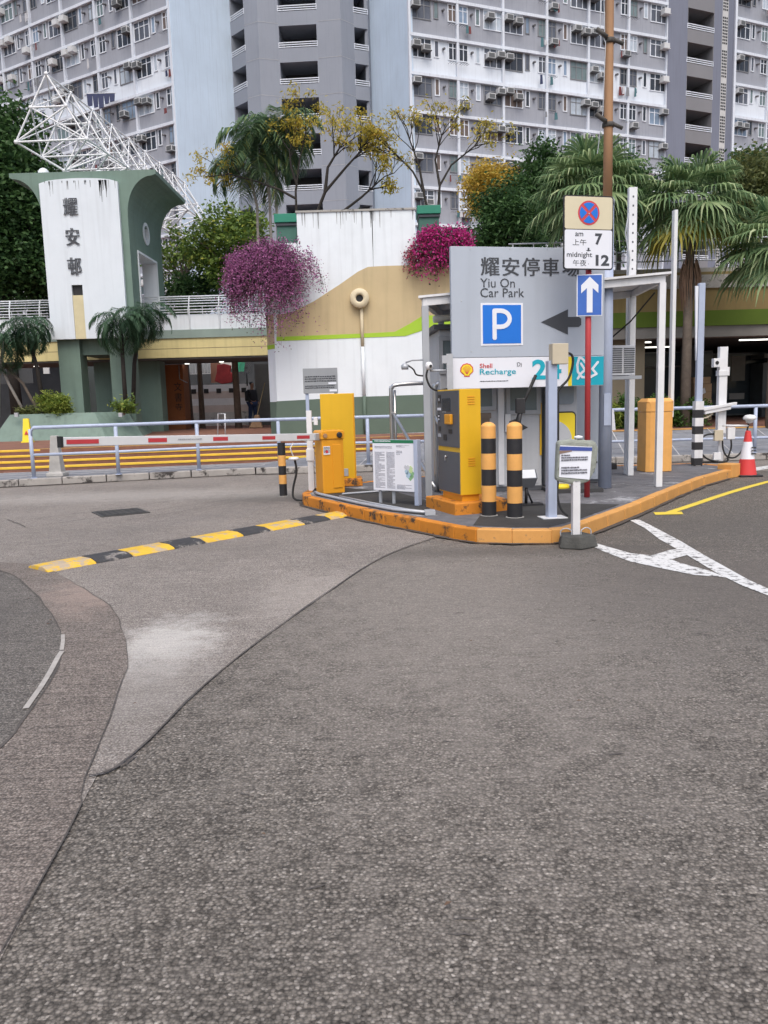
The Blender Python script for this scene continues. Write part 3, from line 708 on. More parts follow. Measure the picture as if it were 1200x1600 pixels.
# local x negative to the left; right post at 0
b = MB(); b.box(-.03, .03, -.02, .06, 0, .84); b.build('post', lav, t, bevel=.004)
for x in (-.62, -.40):
    b = MB(); b.box(x - .018, x + .018, .03, .055, -.0, .5); b.build('leg', galv, t)
b = MB(); b.box(-.70, -.02, .0, .02, .17, .84); b.build('panel', signgrey, t, bevel=.003)
b = MB(); b.box(-.695, -.035, -.004, .0, .175, .79); pa = b.build('poster', signwhite, t)
b = MB(); b.box(-.695, -.035, -.0045, .0, .795, .835); hd = b.build('header_strip', mat('header_green', (.02, .17, .08), .5, .05), t)
b = MB(); marks(b, -.66, -.40, .805, .828, 1, -.0065, -.005, 1, .02); b.build('header_print', signwhite, hd)
b = MB(); fp = mat('print_grey', (.30, .31, .36), .6, .1); marks(b, -.66, -.50, .20, .68, 34, -.0062, -.0045, .75, .016); marks(b, -.47, -.34, .20, .68, 34, -.0062, -.0045, .75, .016)
marks(b, -.66, -.38, .72, .755, 2, -.0062, -.0045, .9, .02); marks(b, -.31, -.10, .74, .77, 3, -.0062, -.0045, .5, .012); marks(b, -.31, -.22, .64, .70, 3, -.0062, -.0045, .6, .014); marks(b, -.31, -.08, .20, .26, 5, -.0062, -.0045, .7, .012)
b.build('print', fp, pa)
b = MB()
for (cx, cz, r_, mi) in ((-.10, .36, .034, 0), (-.075, .40, .04, 0), (-.13, .39, .036, 1), (-.15, .43, .03, 1), (-.09, .46, .036, 2), (-.13, .48, .028, 3), (-.17, .49, .02, 3)):
    b.prism([(cx + r_ * (1 + .25 * math.sin(k * 2.3 + cx * 90)) * math.cos(k * PI / 7), cz + r_ * 1.2 * (1 + .2 * math.cos(k * 1.7)) * math.sin(k * PI / 7)) for k in range(14)], -.0065 - mi * .0006, -.0045, 'Y', mi)
b.build('map', [mat('map_green', (.22, .42, .22), .6, .1), mat('map_blue', (.36, .50, .60), .6, .1), mat('map_lime', (.46, .60, .30), .6, .1), mat('map_grey', (.52, .54, .58), .6, .1)], pa)

# stainless handrails
for i, (px, Yd, lab) in enumerate(((613, 13.0, 'bent stainless handrail showing above the notice board'), (681, 11.7, 'bent stainless handrail just behind the canopy post, beside the ticket machine'))):
    p = at(px, 700, Yd); t = thing('handrail', lab, 'handrail', (p.x, Yd, .15), 0, 'stainless handrails on the island')
    b = MB(); b.tube(smooth([(0, 0, 0), (0, 0, 1.4), (.02, 0, 1.53), (.12, 0, 1.585), (.7 if i == 0 else .3, .1, 1.6)], 4), .032, 10); b.build('top_rail', steel, t, fixn=False)
    b = MB(); b.tube(smooth([(.02, -.0, 1.15), (.25, -.9, .72), (.55, -1.9, .12)] if i == 0 else [(0, 0, 1.1), (.12, -.5, .75), (.12, -.9, .6)], 4), .028, 10); b.build('sloping_rail', steel, t, fixn=False)
    b = MB(); b.tube([(0.06, .05, 0), (.06, .05, 1.5)], .022, 8); b.build('post', steel, t)

# ------------------------------------------------------------------ canopy and booth
t = thing('canopy', 'white steel carport frame with a flat roof over the grey booth', 'canopy', (.62, 10.95, .148), 0)
CQ = [(0, 0), (3.36, .63), (3.48, 2.35), (.36, 2.0)]                        # plan corners: front left, front right, back right, back left
def roofz(x): return 2.57 + .30 * x / 3.4
for i, (x, y) in enumerate(CQ):
    b = MB(); b.box(x - .045, x + .045, y - .045, y + .045, 0, roofz(x)); b.build('leg', lavw if i in (1, 2) else grey, t, bevel=.004)
def slab(p, q, hw, z0, z1, name, m):
    p, q = Vector(p), Vector(q); d = (q - p).normalized(); n_ = Vector((-d.y, d.x)) * hw; p = p - d * hw; q = q + d * hw; c = [p - n_, q - n_, q + n_, p + n_]
    b = MB(); b.add([(v.x, v.y, roofz(v.x) + z0) for v in c] + [(v.x, v.y, roofz(v.x) + z1) for v in c], [(3, 2, 1, 0), (4, 5, 6, 7), (0, 1, 5, 4), (1, 2, 6, 5), (2, 3, 7, 6), (3, 0, 4, 7)]); return b.build(name, m, t, bevel=.003)
for i in range(4): slab(CQ[i], CQ[(i + 1) % 4], .035 if i % 2 == 0 else .034, .0, .10 if i % 2 == 0 else .098, 'roof_beam', lavw)
b = MB(); c = [(-.09, -.08), (3.47, .56), (3.58, 2.45), (.3, 2.1)]
b.add([(x, y, roofz(x) + .105) for x, y in c] + [(x, y, roofz(x) + .135) for x, y in c], [(3, 2, 1, 0), (4, 5, 6, 7), (0, 1, 5, 4), (1, 2, 6, 5), (2, 3, 7, 6), (3, 0, 4, 7)]); b.build('roof_sheet', lavw, t)
for f in (.2, .45, .7): slab(Vector(CQ[0]).lerp(Vector(CQ[1]), f), Vector(CQ[3]).lerp(Vector(CQ[2]), f), .025, .01, .09, 'purlin', galv)
b = MB(); b.tube([(.15, .6, 2.45), (1.2, .8, 2.55)], .05, 8); b.build('lamp_tube', mat('lamp_cover', (.75, .74, .68), .4), t)
b = MB(); b.tube([(3.3, .75, 2.75), (3.1, 1.2, 2.4), (2.8, 1.5, 2.1)], .012, 6); b.build('cable', rubber, t)

t = thing('guard_booth', 'grey attendant booth with small windows standing under the white canopy', 'booth', (.84, 11.5, .148), math.radians(4))
b = MB(); b.box(0, 1.46, 0, 1.2, .06, 2.3); b.build('wall', lgrey, t, bevel=.01); b = MB(); b.box(-.02, 1.48, -.02, 1.22, 0, .058); b.build('base', dgrey, t)
b = MB(); b.box(-.08, 1.54, -.08, 1.3, 2.302, 2.37); b.build('roof', dgrey, t)
for (x0, x1, z0, z1, f) in ((.28, .74, 1.22, 1.66, 1), (1.0, 1.38, 1.15, 2.0, 0), (.05, .45, 1.75, 2.15, 0)):
    b = MB(); b.box(x0 - .06, x1 + .06, -.03, .0, z0 - .06, z0); b.box(x0 - .06, x1 + .06, -.03, .0, z1, z1 + .06); b.box(x0 - .06, x0, -.03, .0, z0, z1); b.box(x1, x1 + .06, -.03, .0, z0, z1)
    wn_ = b.build('window', grey, t, bevel=.004)
    b = MB(); b.box(x0, x1, -.012, -.004, z0, z1); b.build('pane', mat('booth_glass', (.16, .20, .215), .15, .1), wn_)
b = MB(); b.box(.82, .9, -.06, 0, .1, 2.28); b.build('corner_post', lavw, t)
b = MB(); b.box(.3, .72, -.045, -.012, 1.05, 1.13); b.box(.34, .7, -.03, 0, .95, 1.05); b.build('ledge', mat('ledge_brown', (.20, .16, .13), .7, .2, 8), t)
b = MB(); b.box(.98, 1.42, -.012, -.001, .1, 1.05); b.build('door_panel', lgrey, t, bevel=.004)
b = MB(); b.box(.92, 1.0, -.05, 0, .85, 1.1); b.build('card_reader', lavw, t, bevel=.004)
b = MB(); b.box(1.43, 1.455, -.02, -.0005, .5, 1.25); b.build('yellow_edge', yellow, t)
t = thing('air_conditioner', 'white slatted window air conditioner on a shelf right of the booth', 'air conditioner', (3.44, 12.55, .15), math.radians(10))
b = MB(); b.box(-.12, .42, -.2, .25, 1.62, 2.07); b.build('case', lavw, t, bevel=.01)
b = MB()
for k in range(12): b.box(.02, .20, -.21, -.2, 1.66 + k * .032, 1.675 + k * .032); b.box(.23, .40, -.21, -.2, 1.66 + k * .032, 1.675 + k * .032)
b.build('slats', dgrey, t)
b = MB(); b.box(-.2, .5, -.25, .25, 1.56, 1.61); b.box(.05, .09, -.1, .1, 0, 1.56); b.build('shelf', galv, t)

# ev charger
t = thing('charging_cabinet', 'grey electric car charger with a yellow arch behind the hooded portable sign', 'charger', (2.60, 11.45, .148), math.radians(2))
b = MB(); b.box(-.25, .17, 0, .4, .05, 1.95); b.build('body', grey, t, bevel=.015)
b = MB(); b.prism(rrect(-.22, .15, .14, 1.12, .06), -.012, -.0, 'Y'); b.build('face_trim', rubber, t)
b = MB(); b.prism(rrect(-.205, .135, .16, 1.10, .05), -.018, -.012, 'Y'); b.build('yellow_arch', signyel, t)
arch = [(-.19, .17), (.09, .17)] + [(-.19 + .28 * math.cos(a * PI / 18), .72 + .28 * math.sin(a * PI / 18)) for a in range(0, 10)] + [(-.19, 1.0)]
b = MB(); b.prism(arch, -.024, -.018, 'Y'); b.build('face_plate', lgrey, t)
b = MB(); b.prism(rrect(-.21, .12, 1.22, 1.85, .05), -.014, 0, 'Y'); b.build('window', mat('charger_glass', (.22, .26, .30), .15, .15), t, bevel=.003)
b = MB(); b.lathe([(.0, -.1), (.10, -.1), (.13, -.04), (.12, .0), (0, .0)], 18, (-.10, -.12, .10)); b.build('cable_dock', signyel, t)
b = MB(); b.box(-.3, .45, -.35, .3, -.0, .05); b.build('base_plate', mat('base_plate_dark', (.05, .05, .052), .7), t)
t = thing('charger_housing', 'tall pale grey slab housing behind the red pole and lamp post', 'utility cabinet', (3.12, 12.3, .15), math.radians(3))
b = MB(); b.box(-.20, .23, 0, .35, .05, 1.9); b.build('body', signgrey, t, bevel=.01); b = MB(); b.box(-.18, .21, .02, .33, 0, .05); b.build('foot', dgrey, t)
b = MB(); b.box(.15, .17, -.01, -.0005, .3, .33); b.build('lock', black, t)
# charging hose and holster
t = thing('charging_gun', 'black charging connector hanging on its hose from under the sign board', 'charging cable', (1.86, 11.2, .15), 0)
b = MB(); b.tube(smooth([(.22, -.3, 1.62), (.12, -.35, 1.42), (.02, -.35, 1.2), (-.08, -.35, .9), (-.13, -.33, .62), (-.12, -.3, .45)], 5), .022, 8); b.build('hose', rubber, t, fixn=False)
b = MB(); b.box(-.06, .06, -.42, -.3, 1.12, 1.32); b.tube([(0, -.38, 1.14), (-.03, -.42, 1.0)], .03, 8); b.prism([(-.06, .86), (.10, .93), (-.05, 1.02)], -.4, -.34, 'Y'); b.prism([(-.16, .6), (-.04, .68), (-.06, 1.05), (-.14, 1.02)], -.36, -.3, 'Y'); b.build('connector', black, t, bevel=.008)
t = thing('flood_lamp', 'small floodlight tilted upward on a black stand behind the striped bollards', 'floodlight', (1.78, 9.95, .15), .1)
b = MB(); b.add([(-.13, -.06, .34), (.13, -.06, .34), (.15, .1, .44), (-.15, .1, .44), (-.09, -.03, .22), (.09, -.03, .22), (.10, .1, .24), (-.10, .1, .24)], [(0, 1, 2, 3), (4, 5, 6, 7), (0, 1, 5, 4), (2, 3, 7, 6), (1, 2, 6, 5), (0, 3, 7, 4)]); b.build('housing', dgrey, t, bevel=.006)
b = MB(); b.add([(-.11, -.053, .346), (.11, -.053, .346), (.13, .085, .436), (-.13, .085, .436)], [(0, 1, 2, 3)]); b.build('lens', mat('lamp_glass', (.60, .62, .64), .15, .05), t)
b = MB(); b.tube([(0, .0, .24), (0, .02, .02)], .02, 8); b.tube([(0, .0, .2), (.1, .06, .0)], .012, 6); b.box(-.16, .2, -.06, .1, 0, .02); b.build('stand', black, t)

# big car park sign board
t = thing('sign_board', 'big grey car park board with blue P square above a white and teal panel', 'sign', (.95, 10.72, 1.615), math.radians(12.5))
SW, SH = 2.17, 1.82
def sx(px): return (px - 705) / 235 * SW
def sz(py): return (606 - py) / 219 * SH
b = MB(); b.box(0, SW, 0, .06, .405, SH); b.build('upper_panel', signgrey, t, bevel=.004)
b = MB(); b.box(0, SW, .002, .06, .0, .40); lp_ = b.build('lower_panel', signwhite, t, bevel=.004)
for (x0, x1, ch) in ((749, 777, '耀'), (781, 807, '安'), (811, 838, '停'), (842, 868, '車'), (873, 900, '場')):
    heavy(ch, (sx(x0), sx(x1), sz(431), sz(403)), signtxt, t, d=.009)
text('Yiu On', (sx(748), sx(800), sz(449), sz(435)), signtxt, t); text('Car Park', (sx(748), sx(814), sz(464), sz(450)), signtxt, t)
b = MB(); b.box(sx(748), sx(812), -.006, -.001, sz(539), sz(473)); pb = b.build('parking_border', signwhite, t)
b = MB(); b.box(sx(751), sx(809), -.009, -.005, sz(536), sz(476)); b.build('parking_square', blue, t)
b = MB(); r_ = sx(3.0) - sx(0)
pp = [(768.5, 527), (768.5, 485), (778, 485)] + [(778 + 13.5 * math.cos(a), 497.5 - 12.5 * math.sin(a)) for a in [PI / 2 - k * PI / 10 for k in range(11)]] + [(768.5, 510)]
stroke(b, [(sx(x), sz(y)) for x, y in pp], .029, -.013, -.0085); b.build('letter_p', signwhite, t)
b = MB(); b.prism([(sx(840), sz(503)), (sx(882), sz(483)), (sx(882), sz(495)), (sx(899), sz(495)), (sx(903), sz(498)), (sx(903), sz(508)), (sx(899), sz(511)), (sx(882), sz(511)), (sx(882), sz(523))], -.005, -.001, 'Y'); b.build('arrow', signtxt, t)
b = MB()
for x, y in ((734, 548), (793, 546), (852, 545), (910, 544), (734, 391), (793, 390), (850, 390), (720, 470), (920, 470)): b.lathe([(.009, 0), (.007, .003)], 8, (sx(x), 0, sz(y)), None, 'Y')
b.build('rivets', galv, t)
b = MB(); b.box(sx(889), SW - .004, -.003, .002, .008, .394); tp = b.build('teal_square', teal, t)
b = MB(); b.box(sx(883), sx(888.5), -.003, .002, .004, .396); b.build('yellow_stripe', signyel, t)
b = MB(); stroke(b, [(sx(x), sz(y)) for x, y in ((898, 594), (903, 586), (915, 575), (905, 562), (900, 560), (897, 572), (898, 583), (905, 592), (918, 592), (926, 588))], .016, -.007, -.003)
stroke(b, [(sx(x), sz(y)) for x, y in ((903, 570), (914, 588))], .016, -.0075, -.003); stroke(b, [(sx(x), sz(y)) for x, y in ((930, 568), (921, 579), (928, 587))], .016, -.0075, -.003); b.build('plug_symbol', signwhite, t)
text('Shell', (sx(746), sx(765), sz(574), sz(567)), signred, t, bold=.01, y=-.0015); text('Recharge', (sx(746), sx(801), sz(587), sz(575.5)), teal, t, bold=.008, y=-.0015)
text('24', (sx(826), sx(872), sz(594), sz(562)), teal, t, bold=.03, y=-.0015)
b = MB(); stroke(b, [(sx(x), sz(y)) for x, y in ((804, 571), (803, 567), (806, 566), (808, 569), (806, 572), (803, 572))], .003, -.002, .001); stroke(b, [(sx(x), sz(y)) for x, y in ((809, 567), (810, 570), (809, 573))], .003, -.002, .001)
b.build('small_symbol', signtxt, t); b = MB(); marks(b, sx(746), sx(789), sz(596.5), sz(594), 1, -.001, .002, 1, .018); b.build('small_print', signtxt, t)
# scallop emblem
def scallop(cx, cz, r, k=1.0):
    pts = []
    for i in range(7 * 6 + 1):
        a = math.radians(205 - 230 * i / 42); lob = 1 + .055 * abs(math.sin(PI * i / 6)); pts.append((cx + r * lob * math.cos(a), cz + r * .95 * lob * math.sin(a) + r * .05))
    pts += [(cx + r * .45, cz - r * .72), (cx + r * .45, cz - r * .95), (cx - r * .45, cz - r * .95), (cx - r * .45, cz - r * .72)]
    return pts[::-1]
ex, ez = sx(726.5), sz(577); b = MB(); b.prism(scallop(ex, ez, .088), -.002, .0015, 'Y'); em = b.build('emblem_rim', signred, t)
b = MB(); b.prism(scallop(ex, ez, .074), -.005, -.002, 'Y'); b.build('emblem', signyel, em)
b = MB()
for a in (-58, -38, -19, 0, 19, 38, 58): aa = math.radians(90 + a); stroke(b, [(ex + .012 * math.cos(aa), ez - .045), (ex + .062 * math.cos(aa), ez + .058 * math.sin(aa))], .0022, -.0065, -.005, n=3)
b.build('emblem_ribs', signred, em)
for x in (.25, 1.1, 1.95):
    b = MB(); b.box(x, x + .05, .06, .16, .1, 1.45); b.build('back_rail', galv, t)

# canopy cctv
t = thing('security_camera', 'white ball camera on a bracket with a looping black cable at the left canopy post', 'security camera', (.75, 10.65, 1.95), 0)
b = MB(); b.lathe([(.001, -.055), (.035, -.045), (.055, 0), (.035, .045), (.001, .055)], 18, (-.115, -.05, -.03), cap=False); b.build('ball', lavw, t)
b = MB(); b.lathe([(.02, 0), (.018, .012)], 12, (-.095, -.105, -.035), None, 'Y'); b.build('lens', rubber, t)
b = MB(); b.tube([(-.1, -.02, -.09), (.16, .03, -.09)], .014, 6); b.box(.12, .20, -.02, .06, -.4, .12); b.box(.06, .12, -.02, .05, .0, .1); b.build('bracket', galv, t)
b = MB(); b.tube(smooth([(-.13, -.05, -.07), (-.15, -.06, -.17), (-.10, -.06, -.30), (0, -.05, -.35), (.12, -.03, -.33)], 5), .013, 8); b.build('cable', rubber, t, fixn=False)
t = thing('security_camera', 'small grey camera sticking out to the left of the canopy post', 'security camera', (.58, 10.8, 1.95), 0)
b = MB(); b.tube([(0, 0, .06), (-.15, 0, .06), (-.24, 0, .03)], .012, 6); b.build('arm', galv, t)
b = MB(); b.lathe([(.045, 0), (.05, .05), (.02, .08)], 14, (-.25, 0, -.06)); b.build('ball', galv, t)
b = MB(); b.tube(smooth([(-.22, 0, 0), (-.14, 0, -.06), (-.10, 0, -.13), (-.01, 0, -.15)], 5), .011, 6); b.build('cable', rubber, t, fixn=False)

# square lavender-grey post with junction box
t = thing('square_post', 'tall square grey-blue post with a beige junction box on top, right of the striped bollards', 'post', (1.865, 8.88, .15), math.radians(8))
b = MB(); b.box(-.05, .05, -.05, .05, 0, 1.72); b.build('pole', lav, t, bevel=.004)
b = MB(); b.box(-.13, .15, -.12, .1, 0, .008); b.build('base_plate', lavw, t)
b = MB(); b.box(-.02, .16, -.09, .03, 1.68, 1.90); b.build('junction_box', beige, t, bevel=.006)
b = MB(); b.tube(smooth([(.15, -.02, 1.80), (.22, -.02, 1.78), (.235, -.02, 1.68), (.18, -.03, 1.52), (.07, -.03, 1.40), (.065, -.03, 1.25), (.065, -.03, .5), (.06, -.03, .25), (.09, -.06, .1), (.16, -.08, .02)], 4), .014, 8); b.build('cable', rubber, t, fixn=False)

# red pole with one-way plate and no-stopping plate
t = thing('sign_pole', 'red pole carrying the blue one-way arrow and the no-stopping hours plate', 'traffic sign', (2.70, 10.6, .15), 0)
b = MB(); b.tube([(0, 0, 0), (0, 0, 3.72)], .038, 16); b.build('pole', red, t)
b = MB(); b.box(-.165, .165, -.06, -.045, 2.34, 2.86); ps = b.build('one_way_plate', signwhite, t, bevel=.003)
b = MB(); b.box(-.153, .153, -.0625, -.06, 2.352, 2.848); b.build('blue_field', blue2, ps)
b = MB(); b.prism([(-.037, 2.385), (.037, 2.385), (.037, 2.69), (.11, 2.625), (.11, 2.725), (0, 2.83), (-.11, 2.725), (-.11, 2.625), (-.037, 2.69)], -.066, -.0625, 'Y'); b.build('arrow', signwhite, ps)
t = thing('no_stopping_plate', 'black-edged plate with the blue and red no-stopping disc and the hours 7 to 12', 'traffic sign', (2.67, 10.50, 3.06), math.radians(14))
b = MB(); b.prism(rrect(-.345, .345, 0, .90, .035), 0, .012, 'Y'); b.build('backing', black, t)
b = MB(); b.prism(rrect(-.328, .328, .015, .485, .025), -.003, 0, 'Y'); lw = b.build('hours_panel', signwhite, t)
b = MB(); b.prism(rrect(-.328, .328, .495, .885, .025), -.003, 0, 'Y'); up_ = b.build('symbol_panel', scream, t)
cx, cz = .0, .69
b = MB(); b.prism([(cx + .148 * math.cos(a * PI / 24), cz + .148 * math.sin(a * PI / 24)) for a in range(48)], -.006, -.003, 'Y'); b.build('red_disc', signred, up_)
b = MB()
for q in range(4):
    a0 = q * PI / 2 - PI / 4; pts = [(cx + .018 * 1.414 * math.cos(q * PI / 2), cz + .018 * 1.414 * math.sin(q * PI / 2))]
    for k in range(9): a = a0 + .15 + (PI / 2 - .3) * k / 8; pts.append((cx + .126 * math.cos(a), cz + .126 * math.sin(a)))
    b.prism(pts, -.009, -.006, 'Y')
b.build('blue_sectors', blue, up_)
b = MB(); b.lathe([(.01, 0), (.008, .004)], 8, (cx, -.009, cz - .01), None, 'Y'); b.build('bolt', steel, up_)
text('am', (-.185, -.075, .405, .45), signtxt, lw, y=-.004, bold=.01); text('上午', (-.22, -.03, .295, .37), signtxt, lw, y=-.004)
text('7', (.09, .19, .305, .445), signtxt, lw, y=-.004, bold=.04); text('midnight', (-.30, .05, .135, .215), signtxt, lw, y=-.004, bold=.01)
text('午夜', (-.215, -.03, .045, .12), signtxt, lw, y=-.004); text('12', (.10, .29, .05, .185), signtxt, lw, y=-.004, bold=.04)
b = MB(); b.prism([(-.035, .235), (0, .225), (.035, .235), (.012, .243), (.012, .268), (-.012, .268), (-.012, .243)], -.005, -.003, 'Y'); b.lathe([(.006, 0), (.005, .002)], 6, (0, -.003, .07), None, 'Y'); b.build('arrow', signtxt, lw)

# lamp post
t = thing('lamp_post', 'tall street lamp post, rusty brown above and grey-blue below, behind the no-stopping plate', 'lamp post', (3.21, 11.6, .15), 0)
b = MB(); b.tube([(0, 0, 0), (0, 0, 3.95)], .095, 20, r2=.088); b.build('lower_shaft', lav, t)
b = MB(); b.tube([(0, 0, 3.95), (0, 0, 5), (0, 0, 6.5), (0, 0, 8), (0, 0, 9.6)], .064, 20, r2=.052); b.build('upper_shaft', rust, t)
b = MB(); b.lathe([(.098, 0), (.098, .05), (.075, .09)], 20, (0, 0, 3.94)); b.build('collar', grey, t)
b = MB(); b.tube([(0, 0, 9.6), (.1, -.4, 9.9), (.2, -1.4, 10.0)], .04, 10); b.box(.08, .32, -2.0, -1.35, 9.93, 10.05); b.build('lamp_head', galv, t)
for z in (4.98, 6.05):
    b = MB(); b.lathe([(.078, -.03), (.085, -.02), (.085, .02), (.078, .03)], 16, (0, 0, z)); b.tube([(-.05, -.08, z + .02), (-.2, -.1, z + .12)], .03, 6); b.tube([(.05, -.05, z), (.18, -.05, z - .06)], .025, 6); b.build('clamp', mat('clamp_dark', (.07, .065, .06), .7, .3, 12), t)
b = MB(); b.tube([(-.1, -.02, 8), (-.14, -.05, 6.2), (-.07, -.08, 6.0), (-.1, -.08, 5.1), (-.16, -.05, 4.6)], .006, 5); b.tube([(-.075, -.06, 9), (-.12, -.08, 7.2), (-.08, -.07, 6.1)], .006, 5); b.build('loose_wire', galv, t)
b = MB(); b.box(-.05, .05, -.108, -.09, .9, 1.35); b.build('hatch', lav, t, bevel=.004)

# tall white drilled post behind the canopy
t = thing('white_post', 'tall white square post rising above the back corner of the canopy', 'post', (4.12, 13.45, .15), 0)
b = MB(); b.box(-.065, .065, -.05, .05, 0, 4.6); b.build('shaft', lavw, t, bevel=.004)
b = MB()
for k in range(12): b.box(-.012, .012, -.053, -.05, 2.9 + k * .14, 2.93 + k * .14)
b.build('holes', dgrey, t)
b = MB(); b.tube([(-.07, -.05, 4.2), (-.12, -.05, 3.9), (-.05, -.06, 3.5), (-.09, -.06, 3.0)], .012, 6); b.build('cable', grey, t)

# right hand barrier cabinet with raised boom
t = thing('barrier_cabinet', 'tall pale orange lift-gate cabinet with chamfered top and a raised white arm', 'barrier cabinet', (4.72, 13.95, .15), .1)
b = MB(); b.prism([(-.235, -.17), (-.17, -.2), (.17, -.2), (.235, -.17), (.235, .18), (-.235, .18)], 0, 1.02); b.build('body', peach, t, bevel=.006)
b = MB(); b.prism([(-.24, -.18), (-.17, -.207), (.17, -.207), (.24, -.18), (.24, .185), (-.24, .185)], 1.024, 1.19); b.build('lid', peach, t, bevel=.006)
b = MB(); b.add([(-.24, -.2, 1.192), (.24, -.2, 1.192), (.24, .185, 1.192), (-.24, .185, 1.192), (-.19, -.14, 1.25), (.19, -.14, 1.25), (.19, .13, 1.25), (-.19, .13, 1.25)], [(0, 1, 2, 3), (4, 5, 6, 7), (0, 1, 5, 4), (2, 3, 7, 6), (1, 2, 6, 5), (0, 3, 7, 4)]); b.build('cap', peach, t)
b = MB(); b.box(.25, .31, -.05, .05, .92, 4.35); b.build('boom', mat('boom_white', (.72, .72, .72)), t, bevel=.004)

# black and white post with side plate
t = striped('striped_bollard', 'post with black and white banded foot and slim grey-blue top, near the traffic cone', (5.76, 14.72, .15), .075, 1.17, [.14, .29, .43, .575, .72, .87, 1.015], lavw, black, dome=False, square=True, cat='post')
b = MB(); b.box(-.05, .06, -.04, .05, 1.171, 3.25); b.build('upper_post', lav, t, bevel=.004)
b = MB(); b.add([(-.13, -.06, 3.2), (-.06, -.03, 3.2), (-.06, -.03, 1.9), (-.10, -.05, 2.3), (-.12, -.0, 3.2), (-.06, .05, 3.2), (-.06, .05, 1.9), (-.09, .0, 2.3)], [(0, 1, 2, 3), (4, 5, 6, 7), (0, 1, 5, 4), (1, 2, 6, 5), (2, 3, 7, 6), (3, 0, 4, 7)]); b.build('sign_plate', signwhite, t)

# camera mast
t = thing('camera_mast', 'white mast with bullet camera, junction boxes and looping black hoses near the traffic cone', 'camera mast', (6.38, 15.2, .15), 0)
b = MB(); b.box(-.075, .075, -.06, .06, .55, 2.15); b.box(-.04, .05, -.035, .035, 0, .55); b.box(.075, .12, -.05, .05, 1.62, 1.78); b.box(-.09, .09, -.075, .075, 1.62, 1.72); b.build('mast', lavw, t, bevel=.005)
b = MB(); b.box(-.2, -.085, -.1, .02, 1.78, 1.94); b.build('small_camera', lavw, t, bevel=.008); b = MB(); b.lathe([(.035, 0), (.03, .01)], 14, (-.14, -.1, 1.86), None, 'Y'); b.build('lens', rubber, t)
b = MB(); b.prism([(-.42, .98), (.22, 1.08), (.22, 1.13), (-.42, 1.04)], -.18, -.07, 'Y'); b.prism([(-.36, .92), (.12, 1.0), (.12, 1.07), (-.36, .99)], -.16, -.08, 'Y'); b.build('bullet_camera', lavw, t, bevel=.006)
b = MB(); b.tube([(-.2, -.1, .93), (-.3, -.1, .86), (-.5, -.1, .82)], .02, 6); b.build('camera_bracket', beige, t)
b = MB(); b.box(-.16, -.0, -.13, -.065, .42, .62); b.build('junction_box', beige, t, bevel=.006); b = MB(); b.box(.09, .23, -.12, -.04, .44, .66); b.build('junction_box', lavw, t, bevel=.006); b = MB(); b.box(-.16, -.02, -.12, -.06, .06, .2); b.build('junction_box', lavw, t, bevel=.006)
b = MB(); b.tube([(.0, -.05, .7), (.5, -.05, .68)], .02, 6); b.lathe([(.001, 0.09), (.08, .08), (.12, .03), (.115, .0), (.07, -.02), (.06, -.06), (0.001, -.08)], 18, (.52, -.05, .80), cap=False); b.build('dome_camera', lavw, t)
b = MB()
for pth in ([(-.16, -.1, .55), (-.32, -.1, .53), (-.42, -.1, .42), (-.42, -.1, .25), (-.3, -.12, .1), (-.1, -.12, .03), (.1, -.1, .02)], [(.0, -.1, .44), (.02, -.1, .25), (.1, -.1, .12), (.25, -.1, .1), (.40, -.08, .25), (.46, -.06, .5), (.5, -.05, .72)], [(.16, -.1, .44), (.17, -.1, .3), (.14, -.1, .18), (.12, -.1, .12)], [(.1, -.1, .1), (.08, -.1, .02), (-.2, -.1, .02), (-.45, -.1, .02)]): b.tube(smooth(pth, 5), .017, 8)
b.build('hose', rubber, t, fixn=False)

# traffic cone
def cone(name, label, loc, r, h, rz, mats, zc, cat='traffic cone'):
    t = thing(name, label, cat, loc, rz)
    b = MB(); rr = lambda z: r * (1 - .74 * z / h)
    for (z0, z1, mi) in zc: b.lathe([(rr(z0), z0), (rr(z1), z1)], 28, (0, 0, .02), [mi], cap=False)
    b.lathe([(rr(h), h), (rr(h) * .7, h + .01), (rr(h) * .6, h - .1)], 20, (0, 0, .02), [zc[-1][2]] * 2, cap=False); b.build('cone_body', mats, t)
    return t
cred = mat('cone_red', (.60, .05, .05), .5, .08, 4, dirt=((.3, .08, .07), .15, 9))
t = cone('traffic_cone', 'red traffic cone with a white sleeve standing on the road beyond the island kerb', (6.38, 14.05, .004), .165, .76, 0, [cred, signwhite], [(0, .28, 0), (.28, .58, 1), (.58, .76, 0)])
b = MB(); b.box(-.2, .2, -.2, .2, 0, .028); b.build('base', black, t, bevel=.01)
b = MB(); marks(b, .02, .10, .36, .52, 3, -.117, -.105, 1, .03); b.build('print', signtxt, t)

